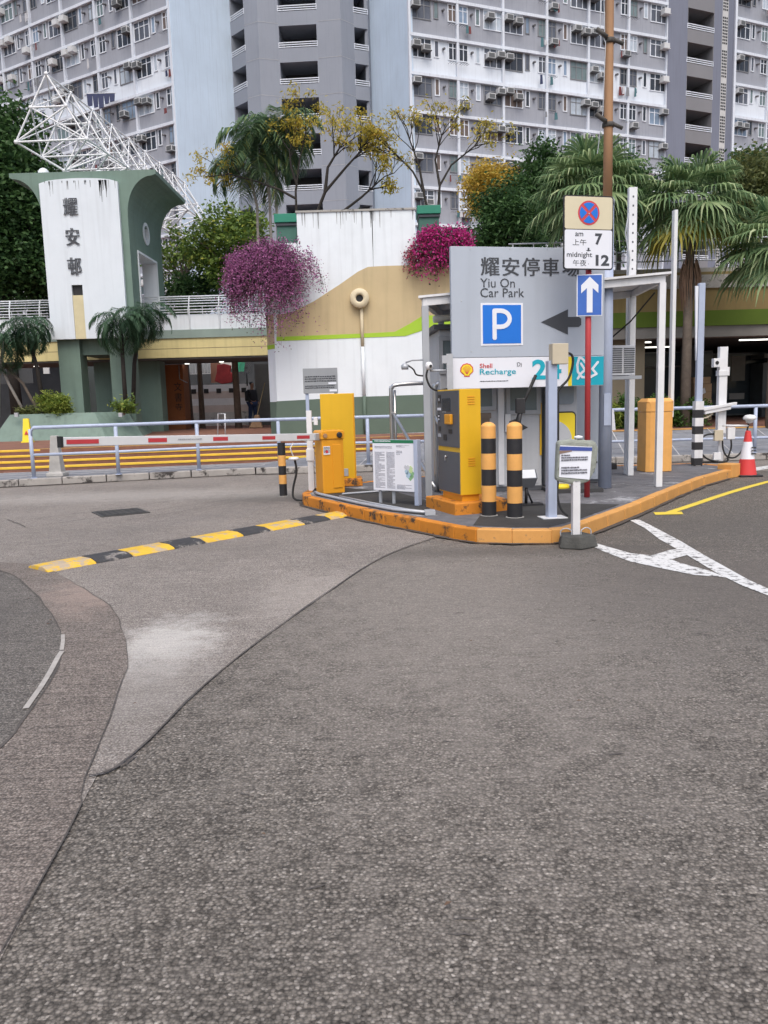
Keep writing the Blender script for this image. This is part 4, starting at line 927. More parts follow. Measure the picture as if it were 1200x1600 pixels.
# portable hooded sign in its concrete foot
t = thing('portable_sign', 'portable sign in black concrete foot, its grey hooded board carrying a paper notice', 'portable sign', (1.90, 7.92, .004), math.radians(2))
b = MB(); b.add([(-.19, -.13, 0), (.0, -.24, 0), (.21, -.1, 0), (.12, .16, 0), (-.13, .16, 0), (-.16, -.10, .12), (.0, -.19, .12), (.18, -.08, .12), (.1, .13, .12), (-.11, .13, .12)], [(0, 1, 2, 3, 4), (5, 6, 7, 8, 9), (0, 1, 6, 5), (1, 2, 7, 6), (2, 3, 8, 7), (3, 4, 9, 8), (4, 0, 5, 9)])
b.build('concrete_foot', mat('foot_concrete', (.065, .065, .06), .9, .35, 6, bump=.8, bscale=40, dirt=((.30, .30, .28), .28, 7)), t, bevel=.012)
for s_ in (-1, 1):
    b = MB(); b.tube(smooth([(s_ * .15, -.03, .10), (s_ * .15, -.03, .16), (s_ * .10, -.04, .185), (s_ * .05, -.05, .16), (s_ * .05, -.05, .11)], 3), .006, 6); b.build('lifting_hook', galv, t, fixn=False)
b = MB(); b.box(-.035, .04, -.05, .025, .10, .66); b.build('post', mat('post_worn_white', (.62, .62, .63), .5, .1, 4, dirt=((.28, .27, .26), .3, 9)), t, bevel=.006)
hood = mat('hood_cloth', (.27, .29, .255), .9, .22, 9, bump=1.0, bscale=28, dirt=((.12, .13, .11), .3, 8))
b = MB(); pr = [(-.20, .66), (-.185, .66 + .39), (-.05, 1.065), (.08, 1.055), (.19, 1.03), (.215, .95), (.20, .78), (.13, .64), (0, .61)]
b.prism(pr, -.05, .07, 'Y'); b.prism([(.10, .66), (.20, .72), (.235, .96), (.20, 1.045), (.12, 1.04)], .0, .16, 'Y'); o = b.build('hood', hood, t, bevel=.03)
b = MB(); b.add([(-.175, -.055, .70), (.125, -.060, .665), (.15, -.058, .985), (-.165, -.054, 1.01), (-.175, -.053, .70), (.125, -.057, .665), (.15, -.054, .985), (-.165, -.051, 1.01)], [(0, 1, 2, 3), (4, 5, 6, 7), (0, 1, 5, 4), (1, 2, 6, 5), (2, 3, 7, 6), (3, 0, 4, 7)]); nb_ = b.build('paper_notice', signwhite, t)
b = MB(); b.add([(-.172, -.0585, .96), (.148, -.062, .945), (.149, -.062, .98), (-.168, -.0585, 1.0)], [(0, 1, 2, 3)], 0); b.add([(-.172, -.0587, .925), (-.05, -.060, .947), (-.05, -.060, .958), (-.172, -.0587, .958)], [(0, 1, 2, 3)], 1); b.build('header', [mat('header_blue', (.05, .08, .30), .5), mat('header_brown', (.22, .15, .12), .6)], nb_)
b = MB(); marks(b, -.155, .105, .85, .92, 3, -.0635, -.060, .9, .018); marks(b, -.155, .10, .72, .80, 3, -.0645, -.061, .9, .018); b.build('print', mat('print_dark', (.12, .12, .15)), nb_)
b = MB(); b.lathe([(.045, 0), (.04, .02), (.0, .03)], 16, (.03, 0, 1.07)); b.build('lamp_cap', lavw, t)

# striped foot + hanging notice behind lamp post
t = thing('chain_post', 'small black and white striped post in a black foot, behind the lamp post', 'post', (4.05, 14.6, .15), 0)
b = MB()
for k in range(4): b.tube([(0, 0, .1 + k * .1), (0, 0, .2 + k * .1)], .05 - k * .004, 12, k % 2)
b.build('shaft', [lavw, black], t); b = MB(); b.box(-.17, .17, -.15, .15, 0, .1); b.build('foot', black, t, bevel=.01)
t = thing('hanging_notice', 'white notice with a red picture tied to the railing behind the lamp post', 'notice', (4.32, 15.6, .99), 0)
b = MB(); b.add([(-.19, 0, -.2), (.2, 0, -.19), (.16, 0, .2), (-.19, 0, .2), (-.19, .01, -.2), (.2, .01, -.19), (.16, .01, .2), (-.19, .01, .2)], [(0, 1, 2, 3), (4, 5, 6, 7), (0, 1, 5, 4), (1, 2, 6, 5), (2, 3, 7, 6), (3, 0, 4, 7)]); b.build('sheet', signwhite, t)
b = MB(); b.box(-.1, .07, -.004, 0, .0, .1); b.build('picture', bred, t); b = MB(); marks(b, -.12, .12, -.14, -.04, 3, -.003, 0, .9, .03); b.build('print', galv, t); b = MB(); b.tube([(-.15, .02, .18), (0, .02, .13), (.14, .02, .19)], .012, 6); b.tube([(0, .02, -.2), (0, .02, -.84)], .02, 6); b.build('stand', rubber, t)

# ------------------------------------------------------------------ railings along the far kerb
def rail(label, pts, z0, zt, zm, group, endcap=True, posts=None):
    t = thing('railing', label, 'railing', (pts[0][0], pts[0][1], z0), 0, group); o = Vector((pts[0][0], pts[0][1], 0))
    q = [Vector((x, y, 0)) - o for x, y in pts]
    for zz, r, nm in ((zt, .036, 'top_rail'), (zm, .03, 'lower_rail')):
        b = MB(); P_ = [p + Vector((0, 0, zz)) for p in q]
        if nm == 'top_rail' and endcap: P_ = [q[0] + Vector((0, 0, zz - .2)), q[0] + Vector((.01, 0, zz - .07)), q[0] + Vector((.07, .01, zz))] + P_[1:]
        b.tube(P_, r, 10); b.build(nm, lav, t, fixn=False)
    for p in (posts or q):
        p = Vector((p[0], p[1], 0)) - (o if posts else Vector()); b = MB(); b.tube([p, p + Vector((0, 0, zt - .03))], .038, 10); b.lathe([(.07, 0), (.06, .012)], 12, tuple(p)); b.build('post', lav, t)
pl_ = [(-6.93, 15.95), (-5.36, 16.3), (-3.85, 16.85), (-2.2, 17.2), (-.3, 17.15), (1.3, 17.1)]
rail('grey-blue tube railing along the far kerb in front of the yellow-edged steps', pl_, .15, 1.0, .46, 'railings along the far kerb')
pr_ = [(3.2, 17.35), (5.6, 17.45), (8.05, 17.4), (10.6, 17.3), (14, 17.2)]
rail('grey-blue tube railing along the far kerb at the right, behind the traffic cone', pr_, .15, 1.0, .32, 'railings along the far kerb', False)
# grey notice sign at the railing
p = at(501, 600, 17.5); t = thing('notice_sign', 'grey rectangular sign with dark print on two posts in front of the white wall', 'sign', (p.x, 17.5, .15), 0)
for x in (-.30, .32):
    b = MB(); b.box(x - .035, x + .035, -.02, .03, 0, 1.75); b.build('post', lav, t, bevel=.004)
b = MB(); b.box(-.37, .37, -.05, -.02, 1.53, 2.06); pn = b.build('panel', mat('sign_mid_grey', (.27, .285, .30), .5, .06), t, bevel=.004)
b = MB(); marks(b, -.33, .33, 1.76, 1.90, 3, -.055, -.05, .95, .035); marks(b, -.33, .30, 1.62, 1.70, 2, -.055, -.05, .95, .03); b.build('print', signtxt, pn)
b = MB(); b.box(.17, .34, -.056, -.05, 1.715, 1.755); b.box(.19, .35, -.056, -.05, 1.56, 1.605); b.build('sticker', signwhite, pn)

# concrete weight post and yellow floor sign
t = thing('concrete_marker', 'old pale concrete marker cone standing behind the left end of the railing', 'concrete post', (-6.62, 16.35, .148), 0)
b = MB(); b.add([(s * .17, q * .17, 0) for s, q in ((-1, -1), (1, -1), (1, 1), (-1, 1))] + [(s * .17, q * .17, .07) for s, q in ((-1, -1), (1, -1), (1, 1), (-1, 1))] + [(s * .125, q * .125, .09) for s, q in ((-1, -1), (1, -1), (1, 1), (-1, 1))] + [(s * .065, q * .065, .82) for s, q in ((-1, -1), (1, -1), (1, 1), (-1, 1))],
    [(3, 2, 1, 0)] + [(4 * k + i, 4 * k + (i + 1) % 4, 4 * k + 4 + (i + 1) % 4, 4 * k + 4 + i) for k in range(3) for i in range(4)] + [(12, 13, 14, 15)]); b.build('body', mat('marker_concrete', (.42, .41, .39), .8, .15, 5, dirt=((.2, .19, .17), .2, 9)), t, bevel=.012)
t = thing('wet_floor_sign', 'yellow folding floor warning sign in front of the green planter', 'floor sign', (-9.9, 22.6, .6), .2)
for s_ in (-1, 1):
    b = MB(); b.add([(-.12, s_ * .12, 0), (.12, s_ * .12, 0), (.07, s_ * .02, .66), (-.07, s_ * .02, .66), (-.12, s_ * .14, 0), (.12, s_ * .14, 0), (.07, s_ * .04, .66), (-.07, s_ * .04, .66)], [(0, 1, 2, 3), (4, 5, 6, 7), (0, 1, 5, 4), (1, 2, 6, 5), (2, 3, 7, 6), (3, 0, 4, 7)]); b.build('leaf', signyel, t)
b = MB(); b.box(-.15, .15, -.15, .15, 0, .03); b.build('foot', signyel, t); b = MB(); b.prism([(-.05, .22), (.05, .22), (0, .33)], -.125, -.09, 'Y'); b.build('warning_mark', signred, t)

# ------------------------------------------------------------------ podium building with the painted wall
YW = 21.6
def wp(px, py, Y=YW): p = at(px, py, Y); return (p.x, p.z)
pod = thing('podium_building', 'podium building painted white, tan and lime green, with a dark open bay at the right', 'building', (-3.1, YW, .6))
PZ = 4.55
b = MB()
xl, xr = wp(432, 600)[0], 3.4
b.box(xl, xr, YW, YW + .4, .55, PZ)                                   # front wall
b.prism([(wp(418, 600)[0], YW + .35), (xl, YW), (xl + .4, YW + .4), (wp(418, 600)[0] + .4, YW + 12), (wp(418, 600)[0], YW + 12)], .55, PZ)
b.box(3.4, 7.2, YW + .9, YW + 1.2, .55, 3.02); b.box(xr - .3, xr, YW + .4, YW + 8, .55, PZ - .02)
b.build('wall', wallwhite, pod, mw=Matrix())
b = MB(); b.box(wp(466, 400)[0], wp(650, 400)[0], YW - .002, YW + .25, PZ + .001, 6.33); b.build('parapet', wallstain, pod, mw=Matrix())
b = MB(); b.box(wp(418, 400)[0] + .02, wp(466, 400)[0] - .003, YW + .05, YW + .3, PZ + .001, 5.6); b.build('parapet', wallwhite, pod, mw=Matrix())
b = MB(); b.box(wp(418, 600)[0] + .4, 60, YW + .25, YW + 26, 4.2, PZ - .01); b.build('roof', concrete, pod, mw=Matrix())
def paint(poly, m, dy, name='painted_band'):
    b = MB(); b.prism([wp(*p) for p in poly], YW - dy, YW - .0015, 'Y'); return b.build(name, m, pod, mw=Matrix())
paint([(432, 533), (433, 491), (445, 490), (460, 486), (490, 471), (530, 445), (560, 424), (575, 417), (600, 415.5), (640, 414.5), (650, 408), (706, 405), (742, 404), (742, 500), (700, 498), (661, 493), (640, 506), (617, 519), (560, 522)], tan, .006)
paint([(432, 533), (432, 526.5), (560, 521.5), (617, 518.5), (640, 506), (661, 493), (742, 492), (742, 509), (661, 516), (634, 525)], lime, .012)
paint([(432, 627), (560, 620), (742, 614), (742, 672), (432, 684)], dado, .008)
b = MB(); q = wp(418, 600)[0]; z1, z2, z3 = wp(425, 545)[1], wp(425, 539)[1], wp(425, 491)[1]
def bev(za, zb, m, d=.006):
    b = MB(); dx, dy = -.35 * d / .35, -d; b.add([(q - d, YW + .35, za), (xl, YW - d, za), (xl, YW - d, zb), (q - d, YW + .35, zb), (q, YW + .36, za), (xl, YW + .005, za), (xl, YW + .005, zb), (q, YW + .36, zb)], [(0, 1, 2, 3), (4, 5, 6, 7), (0, 1, 5, 4), (2, 3, 7, 6), (1, 2, 6, 5), (0, 3, 7, 4)]); b.build('painted_band', m, pod, mw=Matrix())
bev(z2 + .02, z3, tan); bev(z1, z2 + .015, lime, .008); bev(.56, wp(425, 628)[1], dado)
b = MB()
for k in range(30):
    x = rnd.uniform(wp(470, 400)[0], wp(648, 400)[0]) if k > 3 else wp(583, 400)[0]; l_ = rnd.uniform(.05, .45) if k > 3 else (1.55, .9, .6, 1.2)[k]; w_ = rnd.uniform(.006, .022); w2_ = w_ * (.8 if k < 2 else .25)
    b.add([(x - w_, YW - .005, 6.33), (x + w_, YW - .005, 6.33), (x + w2_, YW - .005, 6.33 - l_), (x - w2_, YW - .005, 6.33 - l_)], [(0, 1, 2, 3)])
tag(b.build('water_stain', mat('stain_grey', (.34, .355, .37), .9, .3, 6), pod, mw=Matrix()), kind='stuff')
b = MB(); b.box(wp(466, 400)[0] - .03, wp(650, 400)[0] + .03, YW - .03, YW + .28, 6.331, 6.38); b.build('coping', concrete, pod, mw=Matrix())
# round vent and its drain pipe
vx, vz = wp(562, 467); b = MB(); b.lathe([(.245, 0), (.25, .02), (.25, .16), (.235, .19), (.15, .20), (.10, .20), (.09, .12)], 32, (vx, YW, vz), None, 'Y', cap=False); b.lathe([(.25, 0), (.25, .02)], 32, (vx, YW + .01, vz), None, 'Y'); rv = b.build('round_vent', mat('vent_cream', (.60, .52, .36), .6, .06, 3), pod, mw=Matrix())
b = MB(); b.lathe([(.10, .0), (.10, .13)], 24, (vx, YW, vz), None, 'Y'); b.build('opening', black, rv, mw=Matrix())
b = MB(); b.tube([(vx + .04, YW - .05, vz - .22), (vx + .04, YW - .05, 2.9)], .045, 10); b.build('drain_pipe', mat('vent_cream', (.60, .52, .36)), pod, mw=Matrix())
b = MB(); b.tube([(vx + .04, YW - .05, 2.9), (vx + .04, YW - .05, 1.62)], .045, 10); b.build('drain_pipe', wallwhite, pod, mw=Matrix())
b = MB(); b.tube([(vx + .04, YW - .05, 1.62), (vx + .04, YW - .05, .6)], .045, 10); b.build('drain_pipe', dado, pod, mw=Matrix())
# right facade: tan fascia, green band, beam, dark bay
YR = YW + .3
b = MB(); b.box(3.4, 60, YR, YR + .25, 3.62, 4.62); b.build('fascia', mat('fascia_tan', (.21, .155, .06), .75, .1, 1.2, streak=.3), pod, mw=Matrix())
b = MB(); b.box(3.4, 60, YR - .01, YR + .25, 3.22, 3.619); b.build('green_band', limed, pod, mw=Matrix())
b = MB(); b.box(3.4, 60, YR + .05, YR + .6, 2.93, 3.219); b.build('beam', mat('beam_grey', (.20, .19, .175), .8, .12, 2), pod, mw=Matrix())
b = MB(); b.box(3.4, 60, YR + .1, YR + .3, 4.62, 4.74); b.build('ledge', concrete, pod, mw=Matrix())
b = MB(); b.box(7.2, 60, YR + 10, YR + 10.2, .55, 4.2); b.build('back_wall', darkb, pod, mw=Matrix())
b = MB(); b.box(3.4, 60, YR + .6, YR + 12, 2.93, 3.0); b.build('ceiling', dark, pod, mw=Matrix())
b = MB(); b.box(5.95, 7.28, YW + .85, YW + .898, .56, 2.93); b.box(3.42, 5.94, YW + .85, YW + .898, .56, 2.93, 1); b.build('wall_panel', [mat('wall_brown', (.22, .185, .13), .8, .1, 1.5), mat('wall_dim_tan', (.28, .235, .155), .8, .1, 1.5)], pod, mw=Matrix())
for x in (9.6, 13.6, 18):
    b = MB(); b.box(x, x + .5, YW + 4, YW + 4.5, .55, 2.93); b.build('column', mat('column_dark', (.06, .065, .075), .7, .1), pod, mw=Matrix())
for (x0, x1, z0, z1, Y) in ((7.7, 10.6, .7, 2.3, YW + 5.2), (7.9, 10.8, 2.35, 2.75, YW + 5.0), (10.9, 13, .7, 2.7, YW + 6)):
    b = MB(); b.box(x0 - .05, x1 + .05, Y, Y + .05, z0 - .05, z1 + .05); wv = b.build('shopfront', mat('shop_frame', (.10, .11, .12), .5, .1), pod, mw=Matrix()); b = MB(); b.box(x0, x1, Y - .01, Y, z0, z1); b.build('pane', mat('shop_glass', (.05, .07, .09), .12, .3, .6), wv, mw=Matrix())
lampm = mat('tube_light', (1, .97, .88), .4, 0, 1, emis=2.2)
for x, Y in ((6.6, YW + 1.6), (10.3, YW + 1.8), (8.2, YW + 4.2), (13, YW + 3.2)):
    b = MB(); b.box(x, x + 1.1, Y, Y + .06, 2.895, 2.925); b.build('ceiling_lamp', lampm, pod, mw=Matrix())
b = MB()
for k in range(26): b.box(3.6 + k * .55, 3.63 + k * .55, YR + .2, YR + .22, 4.74, 5.5)
for z in (4.95, 5.2, 5.5): b.tube([(3.5, YR + .21, z), (18, YR + .21, z)], .018, 6)
b.build('roof_railing', galv, pod, mw=Matrix())
b = MB(); xx0, xx1 = wp(650, 400)[0], 3.4
for z in (PZ + .28, PZ + .55): b.tube([(xx0, YW + .1, z), (xx1, YW + .1, z)], .025, 8)
for k in range(4): b.tube([(xx0 + .1 + k * .75, YW + .1, PZ), (xx0 + .1 + k * .75, YW + .1, PZ + .55)], .025, 8)
b.build('roof_railing', white, pod, mw=Matrix())
for (pa_, pb_, py0, py1, Y, nm) in ((428, 465, 334, 362, 22.2, 'green shelter roof box above the purple bougainvillea'), (652, 689, 321, 345, 23.2, 'green shelter roof box among the pink bougainvillea')):
    x0, x1 = at(pa_, 340, Y).x, at(pb_, 340, Y).x; z1 = at(pa_, py0, Y).z; t = thing('roof_shelter', nm, 'shelter', ((x0 + x1) / 2, Y, PZ), 0, 'green shelters on the podium roof'); h = (x1 - x0) / 2
    b = MB(); b.box(-h, h, 0, .8, z1 - .22 - PZ, z1 - PZ); b.box(-h + .03, h - .02, .05, .78, z1 - .30 - PZ, z1 - .221 - PZ, 1); b.build('roof', [tgreen, dgrey], t, bevel=.01)
    b = MB(); b.box(-h + .05, h - .05, .1, .75, 0, z1 - .301 - PZ); b.build('wall', mat('shelter_wall', (.05, .14, .11), .6, .15), t)

# things inside the dark bay
for i, (x, Y, w_, h_, z0, lab) in enumerate(((10.05, 25.3, .55, .62, .6, 'lowest cardboard carton of the stack by the dark shopfront'), (10.03, 25.3, .55, .5, 1.225, 'cardboard carton with a pale label, middle of the stack by the shopfront'), (10.0, 25.3, .53, .2, 1.73, 'flat cardboard carton topmost of the stack by the shopfront'),
        (13.25, 24.6, .55, .95, .68, 'tall cardboard carton with two labels near the right edge, standing on a trolley'), (13.95, 24.7, .65, 1.0, .68, 'large cardboard carton at the right edge beside the labelled tall one'))):
    t = thing('carton', lab, 'carton', (x, Y, z0), rnd.uniform(-.05, .05), 'cardboard cartons stacked in the dark bay')
    b = MB(); b.box(-w_ / 2, w_ / 2, 0, .5, 0, h_); b.build('box', card, t, bevel=.008)
    if i in (1, 3): b = MB(); b.add([(-.05, -.004, h_ * .3), (.10, -.004, h_ * .45), (.05, -.004, h_ * .75), (-.1, -.004, h_ * .6)] if i == 1 else [(.02, -.004, h_ * .5), (.14, -.004, h_ * .5), (.14, -.004, h_ * .8), (.02, -.004, h_ * .8)], [(0, 1, 2, 3)]); b.build('label', signwhite, t)
    b = MB(); b.box(-w_ / 2 + .01, w_ / 2 - .01, -.002, .0, h_ * .48, h_ * .5); b.build('tape', mat('tape', (.22, .15, .09), .5), t)
t = thing('hand_trolley', 'low flat trolley under the two cartons at the right edge', 'trolley', (13.6, 24.9, .6))
b = MB(); b.box(-.6, .7, -.3, .3, .04, .078); b.build('deck', dark, t)
for x, y in ((-.5, -.2), (.6, -.2), (-.5, .2), (.6, .2)): b = MB(); b.lathe([(.035, -.015), (.035, .015)], 12, (x, y, .036), None, 'Y'); b.build('wheel', rubber, t)
t = thing('covered_machine', 'machine under a grey plastic sheet in the dark bay, above the tall cartons', 'machine', (13.5, 26.6, .6))
b = MB(); b.add([(-1.0, 0, .0), (1.2, 0, .0), (1.2, .9, 0), (-1.0, .9, 0), (-1.0, 0, 1.75), (-.2, 0, 1.9), (1.25, 0, 1.35), (-1.0, .9, 1.75), (-.2, .9, 1.9), (1.25, .9, 1.35)], [(0, 1, 6, 5, 4), (3, 2, 9, 8, 7), (0, 3, 7, 4), (1, 2, 9, 6), (4, 5, 8, 7), (5, 6, 9, 8), (0, 1, 2, 3)]); b.build('sheet', mat('plastic_sheet', (.10, .12, .135), .4, .3, 2, bump=.8, bscale=4), t)
b = MB(); b.box(-1.0, .3, -.05, .9, 1.91, 2.05); b.build('top_tray', mat('tray_grey', (.16, .17, .17)), t)
t = thing('wall_notice', 'pale notice board hanging inside the dark bay behind the camera mast', 'notice', (11.8, 26.8, 1.3))
b = MB(); b.box(-.25, .2, 0, .03, .5, 1.3); b.build('board', mat('notice_dim', (.14, .14, .13)), t); b = MB(); b.box(-.3, .2, -.01, .02, -.1, .1); b.build('lower_board', mat('notice_dim2', (.22, .22, .22)), t)

# hedge and shrub
def bush(name, label, base, R, n, lf, lm, cat='shrub', group=None, stems=True):
    t = thing(name, label, cat, base, 0, group); C, P_ = clump_points((0, 0, R[2] * .8), R, n, 60, .16, .3); V, Fc = leaves(P_, lf[0], lf[1], -.1); V[:, 2] = np.maximum(V[:, 2], .02); fast_mesh('foliage', V, Fc, lm, t)
    b = MB()
    for k in range(10): e = C[k % len(C)]; b.tube([(0, 0, -.02), (e[0] * .4, e[1] * .4, max(.1, e[2] * .5)), tuple(e)], .015, 5, r2=.005, cap=False)
    b.build('stems', bark, t, fixn=False); return t
for i, (x, lab) in enumerate(((6.35, 'dark green clipped shrub between the white canopy posts'), (7.15, 'dark green shrub behind the pale orange lift-gate cabinet'), (7.95, 'rounded dark green shrub left of the checked post'))):
    bush('round_shrub', lab, (x, 20.75 + (i % 2) * .1, .6), (.52, .4, .42), 95, (.075, .05), LH, group='shrubs in front of the open bay')
bush('leafy_shrub', 'bright yellow-green spiky shrub right of the lamp post', (5.75, 20.6, .6), (.36, .3, .36), 40, (.22, .03), LY)

# ------------------------------------------------------------------ footbridge and what lies under it
BY = 28.2
br = thing('footbridge', 'cream and white footbridge with curved white railings crossing behind the tall gateway pylon', 'bridge', (-10, BY, 3.0))
def bz(py): return at(300, py, BY).z
I4 = Matrix()
bxr = at(418, 500, BY).x + .5
b = MB(); b.box(-40, bxr, BY, BY + 3.2, bz(558), bz(528)); b.build('cream_beam', cream, br, mw=I4)
b = MB(); b.box(-40, bxr, BY - .004, BY - .001, bz(544) - .01, bz(544) + .012); b.build('beam_joint', mat('joint_brown', (.28, .23, .13)), br, mw=I4)
b = MB(); b.box(-40, bxr, BY - .05, BY + 3.2, bz(528) + .001, bz(515)); b.build('grey_band', mat('band_grey_green', (.24, .31, .28), .7, .1, 1.5), br, mw=I4)
b = MB(); b.box(-40, bxr, BY + .0, BY + .25, bz(515) + .001, bz(491)); b.box(-40, bxr, BY + 2.9, BY + 3.15, bz(515) + .001, bz(491)); b.build('parapet', wallwhite, br, mw=I4)
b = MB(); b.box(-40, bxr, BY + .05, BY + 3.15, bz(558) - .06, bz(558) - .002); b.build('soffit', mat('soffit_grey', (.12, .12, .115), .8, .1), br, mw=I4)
for x in [-13.6 + 1.02 * k for k in range(11)]:
    if -11.2 < x < -8.3: continue
    b = MB(); b.tube(smooth([(x, BY - .02, bz(520)), (x, BY - .05, bz(491)), (x, BY - .04, bz(478)), (x, BY + .08, bz(463))], 3), .025, 6); b.build('rail_post', white, br, mw=I4, fixn=False)
for xa, xb in ((-40, -11.25), (-8.35, bxr)):
    for py, dy in ((462.5, .08), (466, .05), (470, .0), (474.5, -.04), (479, -.05), (484, -.05), (488, -.05)):
        b = MB(); b.tube([(xa, BY + dy, bz(py)), (xb, BY + dy, bz(py))], .024 if py < 463 else .017, 6); b.build('rail_tube', white, br, mw=I4)
for x in [-14 + .5 * k for k in range(23)]:
    if not (-11.3 < x < -8.3): b = MB(); b.tube([(x, BY - .05, bz(491)), (x, BY - .05, bz(479))], .01, 5); b.build('baluster', white, br, mw=I4)
for x, Y in ((-12.6, 30), (-7.35, 31.2), (-5.9, 30.5)):
    b = MB(); b.lathe([(.09, 0), (.08, .02)], 16, (x, Y, bz(558) - .08)); b.build('downlight', lampm, br, mw=I4)

# backdrop building under and behind the bridge
hall = thing('market_hall', 'dim shop hall with striped tiled wall and dark openings seen under the footbridge', 'building', (-10, 36, .6))
b = MB(); b.box(-40, -3.0, 40, 40.3, .55, 4.4); b.build('back_wall', mat('hall_dark', (.045, .05, .055), .8, .4, .7), hall, mw=I4)
sx0, sx1 = at(289, 640, 34.5).x, at(392, 640, 34.5).x
zt, zb_ = at(330, 601, 34.5).z, .6; hh = (zt - zb_) / 6
tl = [mat('tile_pale', (.66, .66, .68), .6, .1, 3), mat('tile_pinkish', (.55, .47, .44), .6, .1, 3), mat('tile_dirty', (.46, .45, .44), .7, .3, 3, dirt=((.10, .10, .1), .5, 2))]
b = MB()
for k, mi in enumerate((2, 2, 1, 0, 1, 0)): b.box(sx0, sx1, 34.5, 34.8, zb_ + hh * k, zb_ + hh * (k + 1) - .002, mi)
lw2 = b.build('tiled_wall', tl, hall, mw=I4)
for k in range(5): x = sx0 + .32 + k * .53; b = MB(); b.box(x, x + .2, 34.485, 34.5, zt - .36, zt - .17); b.build('vent_block', black, lw2, mw=I4)
for (px0, px1, py0, py1, Y, m, nm) in ((291, 328, 566, 583, 38, mat('window_grey', (.30, .32, .33)), 'window'), (165, 205, 596, 640, 33, mat('panel_dim', (.16, .16, .155)), 'door'), (108, 126, 562, 584, 36, mat('lit_panel', (.55, .56, .56)), 'sign_panel'), (110, 127, 600, 608, 36, mat('lit_panel', (.55, .56, .56)), 'sign_panel'),
        (68, 76, 572, 584, 36, mat('lit_panel', (.55, .56, .56)), 'sign_panel'), (205, 240, 566, 582, 33, mat('lit_panel', (.55, .56, .56)), 'sign_panel'), (212, 236, 582, 590, 34, mat('dark_red', (.20, .03, .03)), 'sign_panel'), (330, 350, 566, 598, 38.5, mat('brown_wall', (.16, .075, .05)), 'shop_wall'), (0, 50, 573, 600, 37, mat('shop_inside', (.06, .065, .07)), 'shop_wall'), (112, 128, 615, 640, 35, mat('lit_panel', (.55, .56, .56)), 'sign_panel'),
        (138, 165, 560, 650, 37, mat('panel_dark', (.055, .07, .07)), 'shutter'), (215, 236, 596, 650, 33.5, mat('panel_mid', (.20, .20, .20)), 'door'), (345, 362, 562, 576, 38, mat('cloth_white', (.6, .58, .55)), 'cloth')):
    a, c = at(px0, py1, Y), at(px1, py0, Y); b = MB(); b.box(a.x, c.x, Y, Y + .1, a.z, c.z); b.build(nm, m, hall, mw=I4)
a = at(318, 583, 37.9); b = MB()
for k in range(9): x = at(291, 580, 37.9).x + k * .14; b.box(x, x + .02, 37.85, 37.9, at(300, 584, 37.9).z, at(300, 565, 37.9).z)
b.box(at(290, 580, 37.9).x, at(329, 580, 37.9).x, 37.85, 37.9, at(300, 585, 37.9).z, at(300, 583.5, 37.9).z); b.build('window_grille', mat('grille', (.4, .41, .42)), hall, mw=I4)
b = MB(); x0, x1 = at(395, 600, 33).x, at(418, 600, 33).x; b.box(x0, x1 + .6, 33.6, 34.2, .6, 3.1); b.build('pillar', mat('pillar_grey', (.10, .10, .10), .8, .2, 2), hall, mw=I4)
b = MB(); b.tube([(at(212, 575, 31).x, 31, 2.85), (at(212, 575, 31).x, 31, 2.6)], .05, 8)
b.build('wall_lamp', mat('warm_lamp', (1, .62, .4), .5, 0, 1, emis=1.6), hall, mw=I4)
# orange pillar with carved characters
p = at(275, 640, 31.0); t = thing('orange_pillar', 'orange-brown pillar with vertical black lettering beside the tiled wall under the bridge', 'pillar', (p.x, 31, .6))
b = MB(); b.box(-.42, .34, 0, .9, 0, 2.45); b.build('shaft', mat('orange_brown', (.30, .105, .035), .7, .2, 1.5), t); b = MB(); b.tube([(.22, -.03, 2.4), (.22, -.03, 1.9), (.5, -.03, 1.75)], .02, 6); b.build('pipe', galv, t)
text('文', (-.02, .26, 1.45, 1.78), black, t, y=-.01, name='character'); text('書', (-.02, .26, 1.05, 1.38), black, t, y=-.01, name='character'); text('寺', (-.02, .26, .72, .98), black, t, y=-.01, name='character')
# red banner, green awning, fan
p = at(350, 585, 36); t = thing('red_awning', 'hanging red cloth lantern shape above the tiled wall', 'banner', (p.x, 36, p.z))
b = MB(); b.prism([(-.42, -.28), (-.1, -.42), (.34, -.36), (.42, .0), (.30, .1), (.34, .38), (.05, .46), (-.28, .42), (-.30, .1)], -.1, .1, 'Y'); b.build('cloth', mat('banner_red', (.22, .02, .022), .8, .3, 4), t, bevel=.03); b = MB(); b.tube([(0, 0, .5), (0, 0, .8)], .02, 5); b.build('hook', black, t)
p = at(373, 570, 37); t = thing('green_banner', 'small green cloth hanging right of the red one', 'banner', (p.x, 37, p.z))
b = MB(); b.add([(-.25, 0, .35), (.32, 0, .35), (.22, .02, -.3), (-.18, .02, -.3), (-.25, .05, .35), (.32, .05, .35), (.22, .06, -.3), (-.18, .06, -.3)], [(0, 1, 2, 3), (4, 5, 6, 7), (0, 1, 5, 4), (2, 3, 7, 6), (1, 2, 6, 5), (0, 3, 7, 4)]); b.build('cloth', mat('banner_green', (.05, .35, .20), .7), t)
p = at(385, 575, 34.3); t = thing('wall_fan', 'round grey electric fan hanging near the grey pillar under the bridge', 'fan', (p.x, 34.2, p.z))
b = MB(); [b.tube([(rr * math.cos(k * PI / 10), dy, rr * math.sin(k * PI / 10)) for k in range(21)], .008, 4) for rr, dy in ((.27, 0), (.22, -.04), (.15, -.06), (.08, -.08))]; b.lathe([(.05, -.08), (.06, .02)], 12, (0, 0, 0), None, 'Y'); b.build('cage', mat('fan_grey', (.16, .16, .16), .5), t, fixn=False); b = MB(); b.tube([(0, .1, -.2), (0, .1, -.75)], .03, 6); b.build('stand', black, t)

